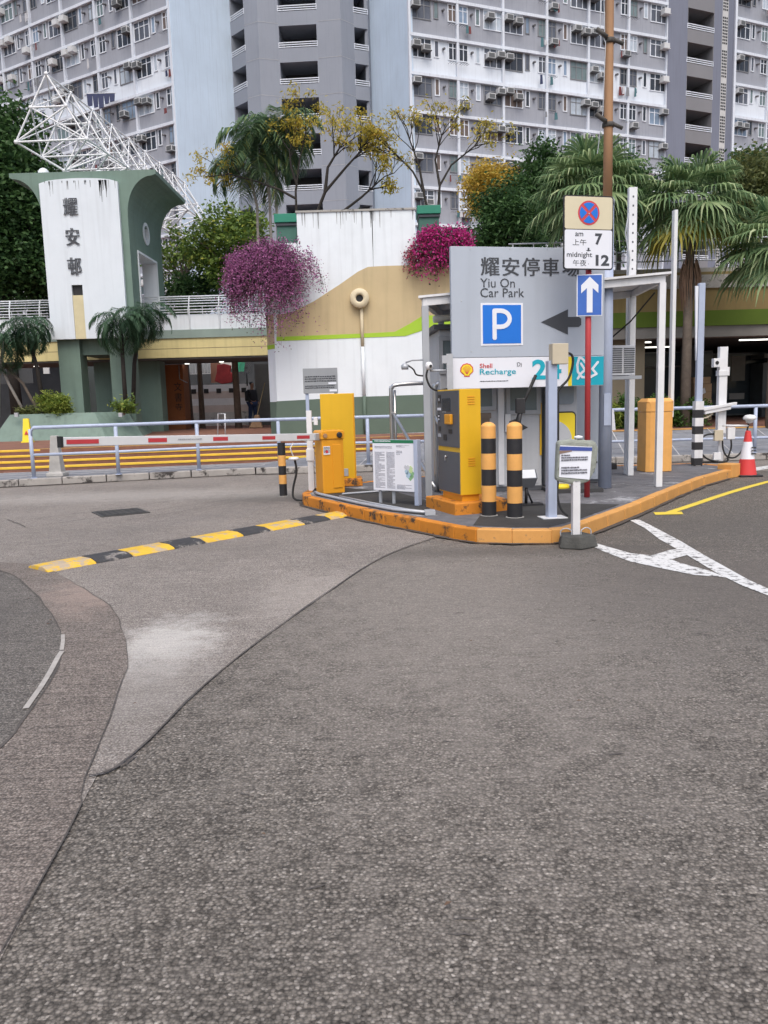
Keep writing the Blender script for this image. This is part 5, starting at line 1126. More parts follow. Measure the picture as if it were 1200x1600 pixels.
# person
def skin_obj(name, V, E, R, m, parent, root=0):
    me = bpy.data.meshes.new(name); me.from_pydata(V, E, []); o = bpy.data.objects.new(name, me); place(o, parent); me.materials.append(m)
    md = o.modifiers.new('s', 'SKIN'); md.use_smooth_shade = True
    for i, r in enumerate(R): me.skin_vertices[0].data[i].radius = r if isinstance(r, tuple) else (r, r); me.skin_vertices[0].data[i].use_root = (i == root)
    s = o.modifiers.new('d', 'SUBSURF'); s.levels = s.render_levels = 2; return o
p = gp(396, 666, .6); t = thing('person', 'person in dark top and blue jeans standing by the tiled wall under the bridge', 'person', (p.x, p.y, .6), math.radians(50))
skinm = mat('skin', (.34, .20, .14), .6)
V = [(0, 0, .95), (0, 0, 1.12), (0, .0, 1.34), (0, .0, 1.46), (0, -.02, 1.53), (0, -.03, 1.64), (0, -.01, 1.72),
     (.17, 0, 1.40), (.22, .02, 1.13), (.18, -.14, .95), (.16, -.2, .88), (-.17, 0, 1.40), (-.22, .02, 1.13), (-.17, -.12, .94), (-.15, -.18, .87),
     (.09, 0, .90), (.11, -.03, .49), (.11, .02, .09), (.11, -.13, .04), (-.09, 0, .90), (-.10, .03, .49), (-.12, .08, .09), (-.12, -.07, .04)]
E_ = [(0, 1), (1, 2), (2, 3), (3, 4), (4, 5), (5, 6), (2, 7), (7, 8), (8, 9), (9, 10), (2, 11), (11, 12), (12, 13), (13, 14), (0, 15), (15, 16), (16, 17), (17, 18), (0, 19), (19, 20), (20, 21), (21, 22)]
Rr = [(.15, .11), (.14, .10), (.16, .11), .06, .055, (.08, .10), (.07, .085), .06, .048, .035, .03, .06, .048, .035, .03, .09, .06, .045, .04, .09, .06, .045, .04]
skin_obj('body', V, E_, Rr, skinm, t)
skin_obj('jacket', [V[0], V[1], V[2], (0, 0, 1.43), V[7], V[8], V[9], V[11], V[12], V[13]], [(0, 1), (1, 2), (2, 3), (2, 4), (4, 5), (5, 6), (2, 7), (7, 8), (8, 9)], [(.18, .135), (.17, .13), (.19, .135), .075, .08, .065, .05, .08, .065, .05], mat('jacket', (.03, .032, .04), .8), t)
skin_obj('jeans', [V[0], V[15], V[16], (.11, .02, .12), V[19], V[20], (-.12, .08, .12)], [(0, 1), (1, 2), (2, 3), (0, 4), (4, 5), (5, 6)], [(.17, .125), .105, .078, .062, .105, .078, .062], mat('jeans', (.035, .06, .14), .8), t)
skin_obj('hair', [(0, .01, 1.62), (0, 0, 1.71), (0, -.02, 1.75)], [(0, 1), (1, 2)], [(.09, .08), (.092, .105), .06], mat('hair', (.012, .01, .01), .6), t)
b = MB(); b.box(-.16, .16, .13, .27, 1.0, 1.42); b.build('backpack', black, t, bevel=.04)
p = gp(408, 667, .6); t = thing('broom', 'straw broom leaning with its head down beside the person under the bridge', 'broom', (p.x, p.y - 1.0, .6))
b = MB(); b.tube([(0, 0, .4), (.35, .1, 1.65)], .018, 6); b.build('handle', mat('bamboo', (.42, .34, .2)), t); b = MB(); b.prism([(-.3, 0), (.22, 0), (.1, .48), (-.05, .48)], -.12, .12, 'Y'); b.build('head', mat('straw', (.32, .21, .13), .9, .3, 12), t, bevel=.03)
p = gp(378, 672, .6); t = thing('metal_trestle', 'small white metal trestle standing upright on the brick plaza', 'trestle', (p.x, 24.5, .6))
b = MB(); b.tube([(-.13, 0, 0), (-.08, 0, .62), (.12, 0, .62), (.10, 0, 0)], .022, 6); b.build('frame', white, t)

# ------------------------------------------------------------------ gateway pylon
PY0, PY1 = 26.0, 29.8
PXL, PXR = at(62, 300, PY0).x + .04, at(186, 300, PY0).x + .22
pz = lambda py: at(120, py, PY0).z
pyl = thing('gateway_pylon', 'tall green and white gateway pylon with flared top and vertical dark lettering', 'gateway', ((PXL + PXR) / 2, PY0, .6))
ZB, ZT = pz(529), pz(268)
# flared front outline (XZ), mirrored quarter-curves
def flare(x0, sgn, zlow, wd, zt, n=10):
    """points from (x0, zlow) curving outward to (x0+sgn*wd, zt)"""
    return [(x0 + sgn * wd * (1 - math.cos(k / n * PI / 2)) ** 1.0, zlow + (zt - zlow) * math.sin(k / n * PI / 2)) for k in range(n + 1)]
zl_ = pz(338); fw_ = .82
prof = [(PXL - .03, ZB), (PXR, ZB)] + flare(PXR, 1, zl_, fw_, ZT - .17) + [(PXR + fw_ + .12, ZT - .13), (PXR + fw_ + .12, ZT), (PXL - fw_ - .12, ZT), (PXL - fw_ - .12, ZT - .13)] + flare(PXL - .03, -1, zl_, fw_, ZT - .17)[::-1]
b = MB(); b.prism(prof, PY0, PY0 + .35, 'Y'); b.build('front_frame', green, pyl, mw=I4)
b = MB()
fl_r = flare(PXR, 1, zl_, fw_, ZT - .17); fl_l = flare(PXL - .03, -1, zl_, fw_, ZT - .17)
b.prism([(PXR - .15, zl_)] + fl_r + [(PXR + fw_ + .12, ZT - .13), (PXR + fw_ + .12, ZT), (PXL - fw_ - .12, ZT), (PXL - fw_ - .12, ZT - .13)] + fl_l[::-1] + [(PXL + .15, zl_)], PY0 + .352, PY1, 'Y'); b.build('flared_top', green, pyl, mw=I4)
# side walls with a tall opening and a round hole
oy0, oy1, oz1 = PY0 + .75, PY0 + 3.0, pz(386)
hy, hz, hr_ = PY0 + 1.9, at(217, 366, PY0 + 1.9).z, .36
for s_, x0, x1 in ((1, PXR - .5, PXR), (-1, PXL - .03, PXL + .47)):
    b = MB(); b.box(x0, x1, PY0 + .352, oy0, ZB, zl_ - .001); b.box(x0, x1, oy1, PY1, ZB, zl_ - .001)
    b.box(x0, x1, oy0 + .001, oy1 - .001, oz1, hz - hr_ - .02); b.box(x0, x1, oy0 + .001, hy - hr_ - .02, hz - hr_ - .019, hz + hr_ + .02); b.box(x0, x1, hy + hr_ + .02, oy1 - .001, hz - hr_ - .019, hz + hr_ + .02); b.box(x0, x1, oy0 + .001, oy1 - .001, hz + hr_ + .021, zl_ - .001)
    # fill the square round the hole
    n_ = 32
    for k in range(n_):
        a0, a1 = 2 * PI * k / n_, 2 * PI * (k + 1) / n_
        def sq(a): m_ = max(abs(math.cos(a)), abs(math.sin(a))); return (hy + (hr_ + .02) * math.cos(a) / m_, hz + (hr_ + .02) * math.sin(a) / m_)
        ci = lambda a: (hy + (hr_ - .05) * math.cos(a), hz + (hr_ - .05) * math.sin(a))
        b.prism([ci(a0), ci(a1), sq(a1), sq(a0)], x0, x1, 'X')
    b.build('side_wall', green, pyl, mw=I4)
b = MB()
for s_, x0, x1 in ((1, PXR - .49, PXR + .03),):
    b.box(x0, x1, oy0 + .002, oy0 + .07, ZB, oz1 - .002); b.box(x0, x1, oy1 - .07, oy1 - .002, ZB, oz1 - .002); b.box(x0, x1, oy0 + .071, oy1 - .071, oz1 - .07, oz1 - .002)
b.build('opening_lining', white, pyl, mw=I4)
b = MB(); pts = [(hy + rr * math.cos(0), 0) for rr in (1, 2)]
for k in range(32):
    a0, a1 = 2 * PI * k / 32, 2 * PI * (k + 1) / 32; i_, o_ = hr_ - .1, hr_ + .0
    b.prism([(hy + i_ * math.cos(a0), hz + i_ * math.sin(a0)), (hy + i_ * math.cos(a1), hz + i_ * math.sin(a1)), (hy + o_ * math.cos(a1), hz + o_ * math.sin(a1)), (hy + o_ * math.cos(a0), hz + o_ * math.sin(a0))], PXR - .48, PXR + .03, 'X')
b.build('round_lining', white, pyl, mw=I4)
# white front panel, with recess and yellowed strip
wx0, wx1 = PXL + .0, PXR - .22; rx0, rx1 = at(113, 450, PY0).x + .02, at(131, 450, PY0).x; rz0, rz1 = pz(462), pz(446); zp = pz(287)
arcp = [(wx0 + (wx1 - wx0) * k / 10, zp + .13 * math.sin(PI * k / 10) ** .5 if 0 < k < 10 else zp) for k in range(11)]
b = MB(); yf, yb = PY0 - .12, PY0 - .001
b.box(wx0, rx0, yf, yb, ZB - .02, zp); b.box(rx1, wx1, yf, yb, ZB - .02, zp); b.box(rx0 + .0005, rx1 - .0005, yf, yb, rz1, zp); b.prism([(wx0, zp + .001)] + [(x, z + .002) for x, z in arcp[1:-1]] + [(wx1, zp + .001)], yf, yb, 'Y')
b.build('white_panel', mat('pylon_white', (.63, .685, .735), .65, .04, 1.5, streak=.2), pyl, mw=I4)
b = MB(); b.box(rx0 + .001, rx1 - .001, yf + .03, yb, ZB - .02, rz0); b.build('yellowed_strip', mat('strip_yellowed', (.56, .50, .32), .7, .12, 3, dirt=((.12, .09, .06), .22, 3)), pyl, mw=I4)
b = MB(); b.box(rx0 + .001, rx1 - .001, yb - .02, yb, rz0 + .001, rz1 - .001); b.build('recess', black, pyl, mw=I4)
b = MB()
for k in range(34):
    x = wx0 + .05 + rnd.random() ** .8 * (wx1 - wx0 - .1) if k < 14 else rnd.choice((wx1 - .5, wx1 - .35, wx0 + .38)) + rnd.uniform(-.08, .08); l_ = rnd.uniform(.04, .28) if k < 14 else rnd.uniform(.1, .65); zz = zp + .06; w_ = rnd.uniform(.006, .022)
    b.add([(x - w_, yf - .002, zz), (x + w_, yf - .002, zz), (x + w_ * .3, yf - .002, zz - l_), (x - w_ * .3, yf - .002, zz - l_)], [(0, 1, 2, 3)])
tag(b.build('water_stain', mat('stain_black', (.09, .095, .10), .9, .2, 6), pyl, mw=I4), kind='stuff')
for ch, px0, px1, py0, py1 in (('耀', 100, 121, 309, 338), ('安', 104, 124, 356, 384), ('邨', 107, 127, 402, 431)):
    a, c = at(px0, py1, yf), at(px1, py0, yf); heavy(ch, (a.x, c.x, a.z, c.z), signtxt, pyl, y=yf - .03, mw=I4, d=.045)
for x0, x1, y0, y1 in ((at(78, 600, PY0).x + .3, at(112, 600, PY0).x + .3, PY0 + .1, PY0 + .7), (at(168, 600, PY0).x + .1, at(203, 600, PY0).x + .1, PY0 + .1, PY0 + .7), (PXL + .2, PXL + .9, PY1 - .9, PY1 - .2), (PXR - .9, PXR - .1, PY1 - .9, PY1 - .2)):
    b = MB(); b.box(x0, x1, y0, y1, .6, ZB - .001); b.build('leg', green, pyl, mw=I4)
b = MB(); b.box(PXL + .3, PXR - .1, PY0 + .05, PY1 - .1, ZB - .45, ZB - .002) if False else b.box(PXL + .62, PXR - .62, PY0 + .35, PY1 - 1.2, ZB - .5, ZB - .002); b.build('cross_beam', green, pyl, mw=I4)
for px, Y in ((68, 27.2), (155, 27.6)):
    a = at(px, 268, Y); b = MB(); b.lathe([(.17, 0), (.17, .36), (.10, .44), (.05, .46)], 12, (a.x, Y, ZT)); b.build('stub_post', white, pyl, mw=I4)

# space frame
sfm = mat('frame_white', (.74, .75, .77), .45, .05)
t = thing('space_frame', 'white tubular space frame like a long three-sided truss rising behind the gateway pylon', 'space frame', (-11, 27, 9.1))
NB = 8; T_, Lf, Rt, ML, MR, MB_ = [], [], [], [], [], []
for k in range(NB + 1):
    Y = 27 + 1.62 * k; dx = .093 * (Y - 27); T_.append(Vector((-10.24 + dx, Y, 11.95))); Lf.append(Vector((-11.37 + dx, Y, 9.94))); Rt.append(Vector((-9.11 + dx, Y, 9.97)))
    ML.append(Vector((-10.81 + dx, Y, 10.96))); MR.append(Vector((-9.69 + dx, Y, 10.98))); MB_.append(Vector((-10.2 + dx, Y + .8, 9.25)))
b = MB(); r_ = .03
def bar(p, q, r=r_): b.tube([p, q], r, 6, cap=False)
for k in range(NB + 1):
    bar(T_[k], Lf[k]); bar(T_[k], Rt[k]); bar(Lf[k], Rt[k]); bar(ML[k], MR[k]); bar(Lf[k], MR[k], .028); bar(Rt[k], ML[k], .022)
    if k < NB:
        for A in (T_, Lf, Rt): bar(A[k], A[k + 1])
        for A, B in ((T_, ML), (T_, MR), (ML, Lf), (MR, Rt)): bar(A[k], B[k + 1], .024); bar(A[k + 1], B[k], .018)
        for A in (Lf, Rt): bar(A[k], MB_[k]); bar(A[k + 1], MB_[k])
        if k < NB - 1: bar(MB_[k], MB_[k + 1])
b.build('tubes', sfm, t, mw=I4, fixn=False)
b = MB()
for A in (T_, Lf, Rt, MB_[:-1], ML, MR):
    for p in A: b.lathe([(.001, -.07), (.05, -.05), (.07, 0), (.05, .05), (.001, .07)], 8, tuple(p), cap=False)
b.build('ball_joints', sfm, t, mw=I4)

# planter
pl = thing('planter_wall', 'long sloping pale green planter wall under the gateway pylon', 'planter', (-10, 23.4, .6))
f0, f1, f2 = gp(-20, 690, .6), gp(190, 680, .6), gp(247, 676, .6)
f1 = Vector((-8.15, 23.9, .6)); f0 = Vector((-11.35, 23.45, .6)); f2 = Vector((-8.0, 28.2, .6)); f3 = Vector((-12.6, 27.5, .6))
t1, t0, t2, t3 = f1 + Vector((-.45, .45, .77)), f0 + Vector((.42, .45, .77)), f2 + Vector((-.6, -.2, .77)), f3 + Vector((.4, 0, .77))
f1b = Vector((-7.35, 24.9, .6)); t1b = f1b + Vector((-.55, .35, .77))
b = MB(); vs = [f0, f1, f1b, f2, f3, t0, t1, t1b, t2, t3]; b.add([tuple(v) for v in vs], [(0, 1, 6, 5), (1, 2, 7, 6), (2, 3, 8, 7), (3, 4, 9, 8), (4, 0, 5, 9), (4, 3, 2, 1, 0)]); b.add([tuple(v + Vector((0, 0, -.06))) for v in vs[5:]], [(0, 1, 2, 3, 4)], 1)
b.build('wall', [mint, mat('soil', (.07, .05, .035), .9, .3)], pl, mw=I4, bevel=.0)
for px in (28, 190):
    a = at(px, 648, 23.75); b = MB(); b.box(a.x - .05, a.x + .05, 23.62, 23.72, a.z - .06, a.z + .06); b.build('spot_lamp', galv, pl, mw=I4)

# ------------------------------------------------------------------ housing towers
spand = mat('spandrel_grey', (.30, .315, .36), .8, .10, .5, streak=.22)
spandw = mat('spandrel_white', (.65, .70, .77), .8, .05, .5, streak=.2)
bandm = mat('slab_white', (.62, .66, .73), .75, .08, .6, streak=.3)
gable = mat('gable_blue_grey', (.55, .655, .77), .8, .08, .3, streak=.2, dirt=((.64, .72, .82), .12, .35))
corew = mat('core_grey', (.25, .272, .32), .8, .07, .25, streak=.15)
pil = mat('pilaster_blue', (.17, .185, .24), .8, .06, .2, streak=.2)
wfr = mat('window_frame_white', (.70, .74, .80), .5, .1)
wfg = mat('window_frame_grey', (.20, .205, .22), .5, .1)
glz = [mat('glass_dark', (.03, .035, .045), .12, .3, 1), mat('glass_blue', (.20, .27, .37), .3, .35, 1.2), mat('glass_pale', (.40, .46, .53), .5, .25, 1.2), mat('glass_green', (.14, .19, .20), .3, .3, 1.2), mat('glass_mid', (.09, .10, .125), .2, .3, 1), mat('curtain_brown', (.13, .10, .09), .6, .2, 1)]
acm = mat('ac_white', (.56, .57, .58), .6, .1, 1); acd = mat('ac_dark', (.10, .105, .11), .6, .1)
FH = 2.755; ZBAND = 26.1
def win_mesh(wd, ht, npn):
    f_ = MB(); e = .07
    f_.box(0, wd, -.05, 0, 0, e); f_.box(0, wd, -.05, 0, ht - e, ht); f_.box(0, e, -.05, 0, e, ht - e); f_.box(wd - e, wd, -.05, 0, e, ht - e)
    for k in range(1, npn): x = wd * k / npn; f_.box(x - .03, x + .03, -.045, 0, e, ht - e)
    if npn > 1: f_.box(e, wd - e, -.04, 0, ht * .68, ht * .68 + .05)
    g_ = MB(); g_.box(e, wd - e, -.012, -.004, e, ht - e); return f_, g_
WT = [(1.75, 1.45, 3), (.42, 1.25, 1), (.82, 1.30, 2)]
wproto = {}
def mesh_of(mb, m):
    me = bpy.data.meshes.new('window'); me.from_pydata(mb.v, [], mb.f); me.materials.append(m); me.polygons.foreach_set('material_index', [0] * len(mb.f)); me.update(); return me
for i, w_ in enumerate(WT):
    f_, g_ = win_mesh(*w_); wproto[i] = (f_, g_, {}, {})
def get_mesh(i, fm, gm):
    f_, g_, cf, cg = wproto[i]
    if fm.name not in cf: cf[fm.name] = mesh_of(f_, fm)
    if gm.name not in cg: cg[gm.name] = mesh_of(g_, gm)
    return cf[fm.name], cg[gm.name]
acmb = MB(); acmb.box(0, .62, -.5, 0, 0, .42); acmb.box(.05, .57, -.51, -.5, .05, .37, 1); acmb.box(.62, .625, -.45, -.05, .06, .36, 1); acmb.box(-.04, .66, -.55, 0, -.05, -.003, 1)
acme = bpy.data.meshes.new('air_conditioner'); acme.from_pydata(acmb.v, [], acmb.f)
for m_ in (acm, acd): acme.materials.append(m_)
acme.polygons.foreach_set('material_index', acmb.m)

def project(p):
    d = CM.transposed() @ (p - EYE); return 600 - F * d.x / d.z, 800 + F * d.y / d.z
def wing(root, O, ang, nbay, BW, kmin, kmax, budget, mirror0=0, flip=False):
    """facade with local x along the wall (to the right), y inward, z up, from world point O"""
    mw = Matrix.Translation(Vector((O[0], O[1], 0))) @ Matrix.Rotation(ang, 4, 'Z'); inv = mw
    Wd = nbay * BW; z0 = ZBAND + kmin * FH
    bs, bw = MB(), MB(); bb = MB(); cc = MB(); cl = MB()
    rsd = random.Random(int(O[0] * 10)); wins = []; acs = []
    bs.box(0, Wd, .02, 9, 0, z0 - .2)
    for k in range(kmin, kmax):
        zb = ZBAND + k * FH
        (bw if k == 0 else bs).box(0, Wd, .02, .25, zb, zb + 1.02)            # spandrel under the windows
        bs.box(0, Wd, .30, 9, zb, zb + FH - .001)                              # body behind
        (bw if k in (0,) else bs).box(0, Wd, .022, .24, zb + 1.021, zb + FH - .22)   # wall round the windows
        bb.box(0, Wd, -.22, .3, zb + FH - .22, zb + FH)
        for j in range(nbay):
            mir = (j + mirror0) % 2; u0 = j * BW
            lay = [(.12, 0), (2.08, 1), (3.28, 2)] if not mir else [(.15, 2), (1.62, 1), (2.33, 0)]
            for (u, ti) in lay:
                wd, ht, _ = WT[ti]; wins.append((u0 + u, zb + 1.04 + (1.5 - ht) * .9, ti, rsd.choice((wfr, wfr, wfg)), rsd.choice(glz + [glz[0], glz[0], glz[4], glz[4], glz[4]])))
            if rsd.random() < .85: acs.append((u0 + (.15 if not mir else 3.4), zb + rsd.uniform(1.7, 2.02)))
            if rsd.random() < .35: acs.append((u0 + (1.0 if not mir else 2.5), zb + rsd.uniform(1.3, 2.0)))
            if rsd.random() < .2: acs.append((u0 + (3.35 if not mir else .25), zb + rsd.uniform(.5, .65)))
            for _ in range(rsd.choice((0, 0, 1, 2, 4))):
                uc = u0 + (rsd.uniform(3.0, 3.9) if not mir else rsd.uniform(.15, 1.0)); wc = rsd.uniform(.12, .3); hc = rsd.uniform(.3, .75); yc = -rsd.uniform(.2, .5); ci = rsd.randrange(5)
                cl.prism([(uc, zb + .95 - hc), (uc + wc, zb + .95 - hc * .9), (uc + wc * .8, zb + .97), (uc + .02, zb + .97)], yc, yc + .04, 'Y', ci)
            # vent pipes, laundry racks
            cc.tube([(u0 + (2.85 if not mir else 1.25), 0, zb + 1.95), (u0 + (2.85 if not mir else 1.25), -.28, zb + 1.9)], .09, 6)
            if rsd.random() < .7:
                ur = u0 + (3.3 if not mir else .2)
                for q in (0, .2, .4, .6): cc.tube([(ur + q, 0, zb + .98), (ur + q, -.5, zb + .93)], .016, 4)
    for j in range(nbay + 1):
        bb.box(j * BW - .1, j * BW + .1, -.2, .3, 0, ZBAND + kmax * FH)
    bs.build('wall', spand, root, mw=mw); bw.build('white_storey', spandw, root, mw=mw); bb.build('slab_grid', bandm, root, mw=mw)
    tag(cl.build('hanging_clothes', [mat('cloth_navy', (.03, .04, .10)), mat('cloth_pale', (.5, .5, .52)), mat('cloth_maroon', (.16, .04, .04)), mat('cloth_grey', (.2, .21, .23)), mat('cloth_teal', (.06, .15, .17))], root, mw=mw, fixn=False), kind='stuff')
    tag(cc.build('vent_pipes', mat('pipe_dark', (.13, .13, .14)), root, mw=mw, fixn=False), kind='stuff')
    return [(mw, w_) for w_ in wins], [(mw, a) for a in acs]
def finish_windows(root, wins, acs, nmax):
    def key(m): p = m[0] @ Vector((m[1][0], 0, m[1][1])); x, y = project(p); return (0 if (-20 < x < 1220 and -20 < y < 420) else 1, p.length)
    wins.sort(key=key); acs.sort(key=key)
    for mw, (u, z, ti, fm, gm) in wins[:nmax]:
        f_, g_ = get_mesh(ti, fm, gm); M_ = mw @ Matrix.Translation((u, .018, z))
        o = bpy.data.objects.new('window', f_); place(o, root, M_); g = bpy.data.objects.new('pane', g_); place(g, o, M_)
    b = MB(); ml = [wfr, wfg] + glz
    for mw, (u, z, ti, fm, gm) in wins[nmax:]:
        f_, g_, _, _ = wproto[ti]
        for src, mi in ((f_, ml.index(fm)), (g_, ml.index(gm))):
            b.add([mw @ Vector((v[0] + u, v[1] + .018, v[2] + z)) for v in src.v], src.f, mi)
    if b.v: tag(b.build('windows', ml, root, mw=I4, fixn=False), kind='stuff')
    for mw, (u, z) in acs[:nmax]: o = bpy.data.objects.new('air_conditioner', acme); place(o, root, mw @ Matrix.Translation((u, -.01, z)))
    b = MB()
    for mw, (u, z) in acs[nmax:]: b.add([mw @ Vector((v[0] + u, v[1] - .01, v[2] + z)) for v in acmb.v], [f for f in acmb.f], 0)
    if b.v: tag(b.build('air_conditioners', acm, root, mw=I4, fixn=False), kind='stuff')

tw = thing('housing_tower', 'huge grey housing tower with two window-filled wings and a recessed core between pale gables', 'apartment block', (-6, 70, .6))
LR_, LL_ = at(271, 110, 66), at(2, 110, 77.2); dL = Vector((LR_.x - LL_.x, LR_.y - LL_.y)).normalized(); nL = 8; BW = 4.15
aL = math.atan2(dL.y, dL.x); OL = (LR_.x - dL.x * BW * nL, LR_.y - dL.y * BW * nL)
RL_, RR_ = at(640, 110, 65.05), at(1040, 110, 74.0); aR = math.atan2(RR_.y - RL_.y, RR_.x - RL_.x); BWR = math.dist(RL_.xy, RR_.xy) / 6
w1, a1 = wing(tw, OL, aL, nL, BW, -8, 7, 0, 1)
w2, a2 = wing(tw, (RL_.x, RL_.y), aR, 6, BWR, -8, 6, 0, 0)
finish_windows(tw, w1 + w2, a1 + a2, 100)
ZTOP = 46
# gables
def slab_wall(root, p, q, th, z0, z1, m, name='gable_wall'):
    p, q = Vector(p), Vector(q); n_ = Vector((-(q - p).y, (q - p).x)).normalized() * th; b = MB(); b.prism([tuple(p), tuple(q), tuple(q + n_), tuple(p + n_)], z0, z1); return b.build(name, m, root, mw=I4)
g0, g1 = (LR_.x + .06, LR_.y - .2), (at(367, 150, 71).x, 71.2); slab_wall(tw, g0, g1, .4, 0, ZTOP, gable)
g2, g3 = (at(577, 150, 71).x, 71.2), (RL_.x - .06, RL_.y - .1); slab_wall(tw, g2, g3, .4, 0, ZTOP, gable)
# core: piers and recessed open corridors
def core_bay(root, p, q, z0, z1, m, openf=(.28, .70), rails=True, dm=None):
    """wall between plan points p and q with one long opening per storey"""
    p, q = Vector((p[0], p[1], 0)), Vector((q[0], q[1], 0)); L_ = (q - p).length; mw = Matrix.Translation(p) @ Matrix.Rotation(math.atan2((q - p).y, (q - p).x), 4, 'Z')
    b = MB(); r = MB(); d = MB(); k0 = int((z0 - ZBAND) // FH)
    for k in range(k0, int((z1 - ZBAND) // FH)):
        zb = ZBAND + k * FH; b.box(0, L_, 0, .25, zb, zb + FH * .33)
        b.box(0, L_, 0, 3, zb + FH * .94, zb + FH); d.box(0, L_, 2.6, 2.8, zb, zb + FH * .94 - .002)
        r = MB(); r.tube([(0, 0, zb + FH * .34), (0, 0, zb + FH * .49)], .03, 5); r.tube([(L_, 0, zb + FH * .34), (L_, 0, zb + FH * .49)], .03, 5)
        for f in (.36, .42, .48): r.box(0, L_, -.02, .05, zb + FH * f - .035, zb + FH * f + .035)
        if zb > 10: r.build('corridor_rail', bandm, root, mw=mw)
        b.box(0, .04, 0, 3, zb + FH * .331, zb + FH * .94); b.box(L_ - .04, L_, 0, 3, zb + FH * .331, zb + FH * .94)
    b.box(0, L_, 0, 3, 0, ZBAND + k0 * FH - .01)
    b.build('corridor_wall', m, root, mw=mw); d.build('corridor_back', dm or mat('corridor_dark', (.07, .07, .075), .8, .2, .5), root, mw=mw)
def pxp(px, Y): return (at(px, 150, Y).x, Y)
A = [pxp(366, 71.0), pxp(387, 69.6), pxp(408, 68.9), pxp(439, 69.4), pxp(499, 69.2), pxp(536, 68.9), pxp(556, 69.9), pxp(578, 70.4)]
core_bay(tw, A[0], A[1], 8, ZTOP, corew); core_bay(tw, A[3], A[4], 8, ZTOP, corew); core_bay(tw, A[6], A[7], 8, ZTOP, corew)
for p, q in ((A[1], A[2]), (A[2], A[3]), (A[4], A[5]), (A[5], A[6])): slab_wall(tw, p, q, .35, 0, ZTOP, corew, 'core_pier')
b = MB()
for p, q in ((A[1], A[2]), (A[2], A[3]), (A[4], A[5]), (A[5], A[6])):
    n_ = Vector((q[1] - p[1], -(q[0] - p[0]))).normalized() * .012
    for k in range(-3, 5): zb = ZBAND + k * FH; b = MB(); b.add([(p[0] + n_.x, p[1] + n_.y, zb), (q[0] + n_.x, q[1] + n_.y, zb), (q[0] + n_.x, q[1] + n_.y, zb + .05), (p[0] + n_.x, p[1] + n_.y, zb + .05)], [(0, 1, 2, 3)]); b.build('pour_line', mat('pour_line', (.33, .34, .37), .8, .2), tw, mw=I4)
b = MB(); b.prism([(A[0][0] - 4, 74), (A[7][0] + 3, 74), (A[7][0] + 3, 90), (A[0][0] - 4, 90)], 0, ZTOP); b.build('core_body', corew, tw, mw=I4)
slab_wall(tw, (A[0][0] - .3, 71.3), A[0], .3, 0, ZTOP, corew, 'core_pier'); slab_wall(tw, A[7], (A[7][0] + .3, 71.3), .3, 0, ZTOP, corew, 'core_pier')

tb = thing('housing_tower', 'second grey housing tower at the right edge with open corridors and perforated block strip', 'apartment block', (30, 74, .6))
C0, C1 = pxp(1042, 73.8), pxp(1072, 74.4); slab_wall(tb, C0, C1, .4, 0, ZTOP, pil, 'pilaster')
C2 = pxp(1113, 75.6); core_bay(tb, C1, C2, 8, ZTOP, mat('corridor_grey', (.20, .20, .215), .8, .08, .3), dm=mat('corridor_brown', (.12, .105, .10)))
C3 = pxp(1125.5, 75.9); C4 = pxp(1134.5, 76.2); C5 = pxp(1145, 76.9)
slab_wall(tb, C2, C3, .4, 0, ZTOP, pil, 'pilaster'); slab_wall(tb, C3, C4, .4, 0, ZTOP, mat('block_backing', (.5, .5, .5), .8), 'block_strip'); slab_wall(tb, C4, C5, .4, 0, ZTOP, pil, 'pilaster')
b = MB(); ang = math.atan2(C4[1] - C3[1], C4[0] - C3[0]); L_ = math.dist(C3, C4); mwx = Matrix.Translation((C3[0], C3[1], 0)) @ Matrix.Rotation(ang, 4, 'Z')
for k in range(-5, 7):
    for r in range(9):
        for c_ in range(3): b.box(L_ * (.08 + .3 * c_), L_ * (.30 + .3 * c_), -.012, -.001, ZBAND + k * FH + .2 + r * .26, ZBAND + k * FH + .36 + r * .26)
tag(b.build('block_holes', dark, tb, mw=mwx), kind='stuff')
w3, a3 = wing(tb, C5, math.atan2(.41, .91), 4, BW, -8, 6, 0, 0); finish_windows(tb, w3, a3, 60)
slab_wall(tb, (C5[0] - .05, C5[1] - .25), (C5[0] + .15, C5[1] - .2), .4, 0, ZTOP, bandm, 'edge_strip')

# a few pieces of laundry
for (px, py, Y, m_, lab) in ((78 / 1, 152, 72, mat('cloth_navy', (.03, .04, .10)), 'dark blue washing hanging below a window of the left tower wing'),):
    p = at(160, 152, 69.3); t = thing('laundry', lab, 'laundry', (p.x, 69.3 - .6, p.z - .7)); b = MB()
    for k in range(5): z_0 = -.1 + rnd.uniform(-.3, .2); b.prism([(-1.02 + k * .45 + .05 * (k % 2), z_0), (-.66 + k * .45, z_0 + .08), (-.6 + k * .45, .75), (-1.05 + k * .45, .75)], -.03, .03, 'Y')
    b.build('clothes', m_, t); b = MB(); b.tube([(-1.2, 0, .78), (1.3, 0, .78)], .03, 5); b.build('pole', galv, t)

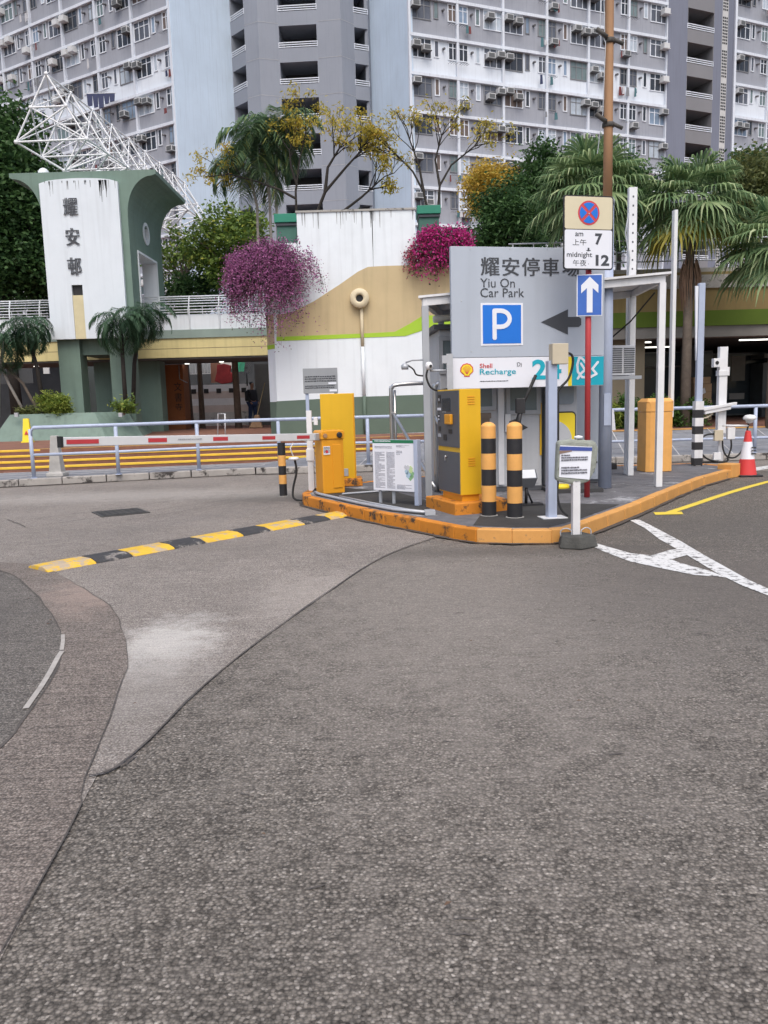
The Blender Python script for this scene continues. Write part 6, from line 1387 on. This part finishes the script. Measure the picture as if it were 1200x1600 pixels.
# ------------------------------------------------------------------ trees and plants
def place_tree(px0, px1, py0, py1, Y, base_z, **k):
    a, c = at(px0, py1, Y), at(px1, py0, Y); return ((a.x + c.x) / 2, Y, (a.z + c.z) / 2), ((c.x - a.x) / 2, (c.x - a.x) / 2.2, (c.z - a.z) / 2)
def T(name, label, px0, px1, py0, py1, Y, bz_, nc, per, cr, leaf, lm, bk, **k):
    c, R = place_tree(px0, px1, py0, py1, Y, bz_); R = (R[0], min(R[1], k.pop('ry', R[1])), R[2]); tree(name, label, (c[0] + k.pop('dx', 0), Y, bz_), c, R, nc, per, cr, leaf, lm, bk, **k)
bg_ = 'trees behind the podium and footbridge'
T('broadleaf_tree', 'very tall dark green tree at the left edge behind the gateway pylon', -60, 60, 140, 500, 37, .6, 260, 130, 1.05, (.24, .13), L1, barkd, tr=.3, ry=2.6, shell=.3, group=bg_)
T('broadleaf_tree', 'dark green tree directly behind the white panel of the pylon', 10, 180, 250, 520, 39, .6, 240, 110, 1.1, (.24, .13), L1, barkd, tr=.25, ry=2.0, group=bg_, shell=.3)
T('broadleaf_tree', 'small green tree between the pylon and the purple bougainvillea', 248, 322, 352, 470, 33, .6, 34, 60, .42, (.18, .10), L2, bark, tr=.1, group=bg_)
T('broadleaf_tree', 'bushy yellow-green tree behind the purple bougainvillea', 305, 412, 322, 440, 31, .6, 130, 80, .42, (.17, .09), L2, bark, tr=.14, group=bg_)
T('broadleaf_tree', 'darker low green tree just above the bridge railing', 265, 345, 425, 500, 32, .6, 60, 70, .5, (.16, .09), L1, bark, tr=.12, group=bg_)
T('broadleaf_tree', 'dark dense tree right of the pink bougainvillea', 742, 850, 290, 440, 25, PZ, 170, 110, .38, (.14, .06), L1, barkd, tr=.1, group=bg_)
T('broadleaf_tree', 'dark rounded tree higher up, left of the big fan palm crown', 800, 920, 235, 380, 27, PZ, 170, 110, .40, (.15, .07), L1, barkd, tr=.12, group=bg_)
T('broadleaf_tree', 'dark leafy tree behind the lamp post', 925, 1015, 245, 380, 29, PZ, 170, 90, .5, (.2, .08), L1, barkd, tr=.12, group=bg_)
T('broadleaf_tree', 'olive green tree at the right edge above the fan palms', 1120, 1260, 250, 400, 30, PZ, 210, 100, .55, (.16, .08), leafmat('leaf_olive', (.07, .10, .035), (.17, .18, .06)), bark, tr=.12, group=bg_)
T('broadleaf_tree', 'dark small tree crown peeping out right of the fan palm top', 1140, 1215, 238, 300, 36, PZ, 70, 80, .5, (.2, .1), L1, barkd, tr=.12, group=bg_)
T('autumn_tree', 'round golden-leaved tree between the bare tree and the dark trees', 730, 812, 256, 340, 28, PZ, 120, 80, .38, (.15, .06), L4, bark, tr=.09, nb=30)
# sparse autumn trees, with real boughs
def sparse(label, base, boughs, lm, leafn, lr, leaf, tr=.055):
    t = thing('autumn_tree', label, 'tree', base, 0, 'thin yellow-leaved trees behind the white parapet'); b = MB(); Pt = []
    def grow(p, q, r, dep):
        m_ = p.lerp(q, .5) + Vector((rnd.uniform(-.08, .08), rnd.uniform(-.08, .08), rnd.uniform(-.02, .1))) * (q - p).length; b.tube([p, m_, q], r, 6, r2=r * .55, cap=False)
        if dep == 0: Pt.append(q); Pt.append(m_.lerp(q, .5)); return
        for _ in range(3):
            d = (q - p).normalized(); ln_ = (q - p).length * rnd.uniform(.45, .7); nd = (d + Vector((rnd.uniform(-.8, .8), rnd.uniform(-.6, .6), rnd.uniform(-.35, .6)))).normalized(); s0 = m_.lerp(q, rnd.uniform(.3, 1)); grow(s0, s0 + nd * ln_, r * .5, dep - 1)
    B0 = Vector(base)
    for bo in boughs:
        pts = [Vector(p) - B0 for p in bo]; b.tube(pts, tr, 7, r2=tr * .45, cap=False)
        for q_ in (pts[-1], pts[-1].lerp(pts[-2], .45)):
            for _ in range(3): nd = ((pts[-1] - pts[-2]).normalized() + Vector((rnd.uniform(-.8, .8), rnd.uniform(-.6, .6), rnd.uniform(-.4, .6)))).normalized(); grow(q_, q_ + nd * rnd.uniform(.4, .75), tr * .38, 2)
    b.build('trunk', barkd, t, fixn=False)
    C = np.array([tuple(p) for p in Pt]); keep = npr.random(len(C)) < .8; C = C[keep]; idx = np.repeat(np.arange(len(C)), leafn); o = npr.normal(size=(len(idx), 3)) * lr; o[:, 2] = o[:, 2] * .7 - lr * .3
    V, Fc = leaves(C[idx] + o, leaf[0], leaf[1], .7); fast_mesh('crown', V, Fc, lm, t)
def A3(px, py, Y): p = at(px, py, Y); return (p.x, p.y, p.z)
sparse('thin yellow-leaved tree leaning right over the white parapet', A3(480, 372, 24.5), [[A3(480, 372, 24.5), A3(508, 300, 24.4), A3(540, 262, 24.3), A3(562, 238, 24.2)], [A3(500, 372, 24.5), A3(530, 335, 24.4), A3(565, 308, 24.4), A3(585, 290, 24.3)], [A3(508, 300, 24.4), A3(512, 262, 24.4), A3(530, 232, 24.4)]], L3, 9, .10, (.12, .045))
sparse('thin upright tree with yellow tufts and dark stems beside the feathery palm', A3(465, 372, 25.5), [[A3(465, 372, 25.5), A3(462, 300, 25.5), A3(468, 250, 25.5), A3(478, 205, 25.5)], [A3(462, 310, 25.5), A3(436, 296, 25.6), A3(400, 283, 25.7), A3(358, 272, 25.8)], [A3(464, 290, 25.5), A3(455, 262, 25.4), A3(452, 235, 25.4)]], L3, 7, .09, (.12, .045), tr=.042)
sparse('bare-branched tree with scattered yellow leaves above the pink bougainvillea', A3(672, 345, 24.0), [[A3(672, 345, 24), A3(662, 300, 24), A3(645, 268, 24), A3(618, 240, 24)], [A3(683, 345, 24), A3(687, 290, 24), A3(705, 258, 24), A3(742, 228, 24)], [A3(662, 300, 24), A3(655, 260, 24), A3(640, 218, 24)], [A3(687, 290, 24), A3(680, 250, 24.2), A3(690, 212, 24.2)]], L3, 4, .10, (.11, .045), tr=.042)
# areca-like tall palm
p = A3(428, 372, 26.5); t = None
tops = [[(-.55, 0, 0), (-.50, .1, 1.0), (-.72, .1, 2.2)], [(-.1, 0, 0), (-.08, 0, 1.3), (-.25, 0, 2.9)], [(.12, .2, 0), (.1, .2, 1.4), (.22, .2, 3.3)]]
t = thing('clump_palm', 'clump of tall feathery palms with slim grey stems behind the purple bougainvillea', 'palm tree', (p[0], p[1], PZ), 0)
for tp in tops: feather_palm('', p, [(x, y, z + (p[2] - PZ if z > 0 else 0) - (0 if z > 0 else 0)) for x, y, z in tp], .05, 17, 1.75, .6, LFA, barkl, None, updeg=82, lo=5, t=t)
# feather palms in the planter
gq = 'slim feather palms in the planter'
for (lab, px, py, Y, lean, nf) in (('slender leaning palm at the left edge of the picture over the planter', 8, 530, 25, (-.45, .1), 20), ('palm with brown trunk in front of the left pylon leg', 40, 507, 25.2, (.35, .0), 24), ('palm with drooping fronds in front of the right pylon leg', 188, 500, 24.9, (-.02, 0), 26), ('second palm leaning right, right of the pylon', 222, 490, 25.6, (-.5, 0), 24)):
    c = at(px, py, Y); base = (c.x + lean[0], Y, 1.3); feather_palm(lab, base, [(0, 0, 0), (-lean[0] * .3, 0, (c.z - 1.3) * .5), (-lean[0], 0, c.z - 1.3)], .075, nf, 1.25, .34, LF2, barkd if px > 10 else barkl, gq, updeg=65, lo=-30)
for k, (dx, dy) in enumerate(((.15, .1), (.5, .3))):
    c = at(8, 560, 25); b_ = (c.x + .3 + dx, 25 + dy, 1.3); t = thing('palm_stem', ('pale bare palm stem leaning left at the left end of the planter', 'darker bare palm stem leaning left behind the pale one')[k], 'palm stem', b_); b = MB(); b.tube([(0, 0, 0), (-.45, 0, 1.0), (-.75 - .5 * k, 0, 1.9)], .05, 8, r2=.04); b.build('stem', barkl if k == 0 else bark, t, fixn=False)
bush('leafy_shrub', 'yellow-green spreading shrub in the planter at the left pylon leg', (at(86, 640, 24.3).x, 24.35, 1.28), (.46, .3, .36), 60, (.14, .035), LY)
bush('leafy_shrub', 'thin small shrub at the right end of the planter', (at(192, 640, 24.3).x, 24.4, 1.28), (.30, .2, .28), 16, (.12, .04), L2)
bush('leafy_shrub', 'low olive shrub at the left end of the planter', (at(48, 640, 24.6).x, 24.6, 1.28), (.3, .2, .16), 18, (.12, .035), leafmat('leaf_olive', (.07, .10, .035), (.17, .18, .06)))
# fan palms at the right
gf = 'fan palms behind the open bay canopy'
c = at(1078, 318, 20.6); fan_palm('large fan palm with drooping green fans and a shaggy brown trunk, right of the canopy', (c.x + .0, 20.6, .6), c.z - .6, 0, 58, LF, bark, gf, lean=(.05, 0), dead=5, pet=.84, blade=.8)
skirt = MB(); tt = [o for o in bpy.data.objects if o.name.startswith('fan_palm')][0]
for k in range(70):
    a = rnd.uniform(0, 2 * PI); r0 = .15; z0 = c.z - .6 - 1.3 - rnd.uniform(0, .3); l_ = rnd.uniform(.6, 1.15); skirt.tube([(.05 + r0 * math.cos(a), r0 * math.sin(a), z0), (.05 + .26 * math.cos(a), .26 * math.sin(a), z0 - l_ * .5), (.05 + .2 * math.cos(a), .2 * math.sin(a), z0 - l_)], .016, 4, r2=.006, cap=False)
skirt.build('dead_skirt', mat('dead_frond', (.20, .125, .085), .9, .3, 8), tt, fixn=False)
c = at(922, 300, 21.0); fan_palm('fan palm with pale drooping fans behind the no-stopping plate', (c.x, 21.0, .6), c.z - .6, 0, 54, LF, bark, gf, dead=2, pet=.88, blade=.82)
c = at(1215, 385, 19.5); fan_palm('fan palm cut by the right edge with low grey-green fans', (c.x, 19.5, .6), c.z - .6, 0, 44, LF, bark, gf, dead=0, pet=.8, blade=.8)

# bougainvilleas
def cascade(name, label, base, c, R, nst, npt, lm, leaf, hang, cat='bougainvillea', stalk=L1, inner=.35):
    t = thing(name, label, cat, base); B0 = np.array(base); c = np.array(c) - B0; P_ = []; b = MB()
    anch = [npr.normal(size=3) for _ in range(max(8, nst // 22))]; arad = npr.uniform(.72, 1.12, len(anch)); ahang = npr.uniform(.35, 1.25, len(anch))
    for i in range(nst):
        ai = npr.integers(len(anch)); d = anch[ai] / np.linalg.norm(anch[ai]) + npr.normal(size=3) * .24; d /= np.linalg.norm(d); d[2] = abs(d[2]) * .9; d[1] = -abs(d[1]) if npr.random() < .8 else d[1]
        top = c + d * np.array(R) * npr.uniform(.7, 1.0) * arad[ai]; l_ = hang * ahang[ai] * npr.uniform(.3, 1.05) * (1.1 - .3 * abs(d[0])); out = np.array([d[0] * .25, -abs(d[1]) * .2 - .05, 0]) * l_
        k = npr.integers(npt // 2, npt * 3 // 2); tt_ = npr.random(k); pts = top + out * tt_[:, None] ** .6 - np.array([0, 0, 1]) * (l_ * tt_)[:, None] + npr.normal(size=(k, 3)) * (.05 + .05 * tt_[:, None]); P_.append(pts)
        if i % 3 == 0: b.tube([tuple(c * .7), tuple(top), tuple(top + out * .7 - np.array([0, 0, l_ * .5])), tuple(top + out - np.array([0, 0, l_]))], .008, 4, r2=.003, cap=False)
    P_ = np.concatenate(P_); V, Fc = leaves(P_, leaf[0], leaf[1], .5); fast_mesh('blossom', V, Fc, lm, t)
    sel = P_[npr.random(len(P_)) < inner] + npr.normal(size=3) * .02; V, Fc = leaves(sel + np.array([0, .08, -.05]), leaf[0] * 1.1, leaf[1], .5); fast_mesh('leaves', V, Fc, stalk, t)
    b.build('stems', barkd, t, fixn=False); return t
ca = at(424, 418, 20.9)
cascade('bougainvillea', 'big dome of purple bougainvillea spilling over the left end of the white wall', (at(430, 470, 21.6).x, 21.75, PZ), (ca.x + .02, 21.3, ca.z - .05), (1.14, .85, 1.02), 780, 40, LP, (.052, .033), 1.65, stalk=leafmat('leaf_bough', (.05, .055, .04), (.11, .10, .075)), inner=.4)
ca = at(696, 366, 21.4)
cascade('bougainvillea', 'bright pink bougainvillea trailing over the tan wall above the canopy', (ca.x, 21.9, PZ), (ca.x, 21.7, ca.z - .1), (.80, .4, .62), 190, 34, LK, (.065, .045), 1.0, stalk=leafmat('leaf_bough', (.05, .055, .04), (.11, .10, .075)), inner=.5)
ca = at(690, 392, 21.3)
cascade('bougainvillea', 'thin reddish bougainvillea strands hanging down the tan wall', (ca.x, 21.9, PZ), (ca.x - .1, 21.5, ca.z), (.95, .25, .35), 80, 16, leafmat('leaf_rose', (.35, .05, .09), (.50, .10, .18)), (.055, .04), .85, stalk=leafmat('leaf_bough', (.05, .055, .04), (.11, .10, .075)), inner=.3)
b_ = at(570, 350, 24); bush('leafy_shrub', 'dark weeds growing along the parapet below the thin yellow trees', (at(560, 350, 23).x, 23, PZ), (.5, .25, 1.15), 40, (.16, .05), L1)

# fallen leaves and grit on the road
fl = mat('fallen_leaf', (.12, .075, .05), .8, .3, 30)
for k, (px, py) in enumerate(((80, 972), (76, 978), (211, 1104), (45, 938), (650, 905), (735, 1005), (905, 1100), (128, 952), (310, 860), (985, 870), (412, 1310), (700, 1420))):
    p = gp(px, py); b = MB(); r0 = rnd.uniform(.010, .02); a = rnd.uniform(0, PI)
    b.add([(r0 * math.cos(a + q) * (1 if q in (0, PI) else .45), r0 * math.sin(a + q) * (1 if q in (0, PI) else .45), .001 + .004 * (i % 2)) for i, q in enumerate((0, PI / 2, PI, 3 * PI / 2))] + [(0, 0, .001)], [(0, 1, 4), (1, 2, 4), (2, 3, 4), (3, 0, 4)])
    tag(b.build('fallen_leaf', fl, loc=(p.x, p.y, .016)), 'tiny dry leaf lying on the road surface', 'leaf', 'tiny dry leaves scattered on the road')
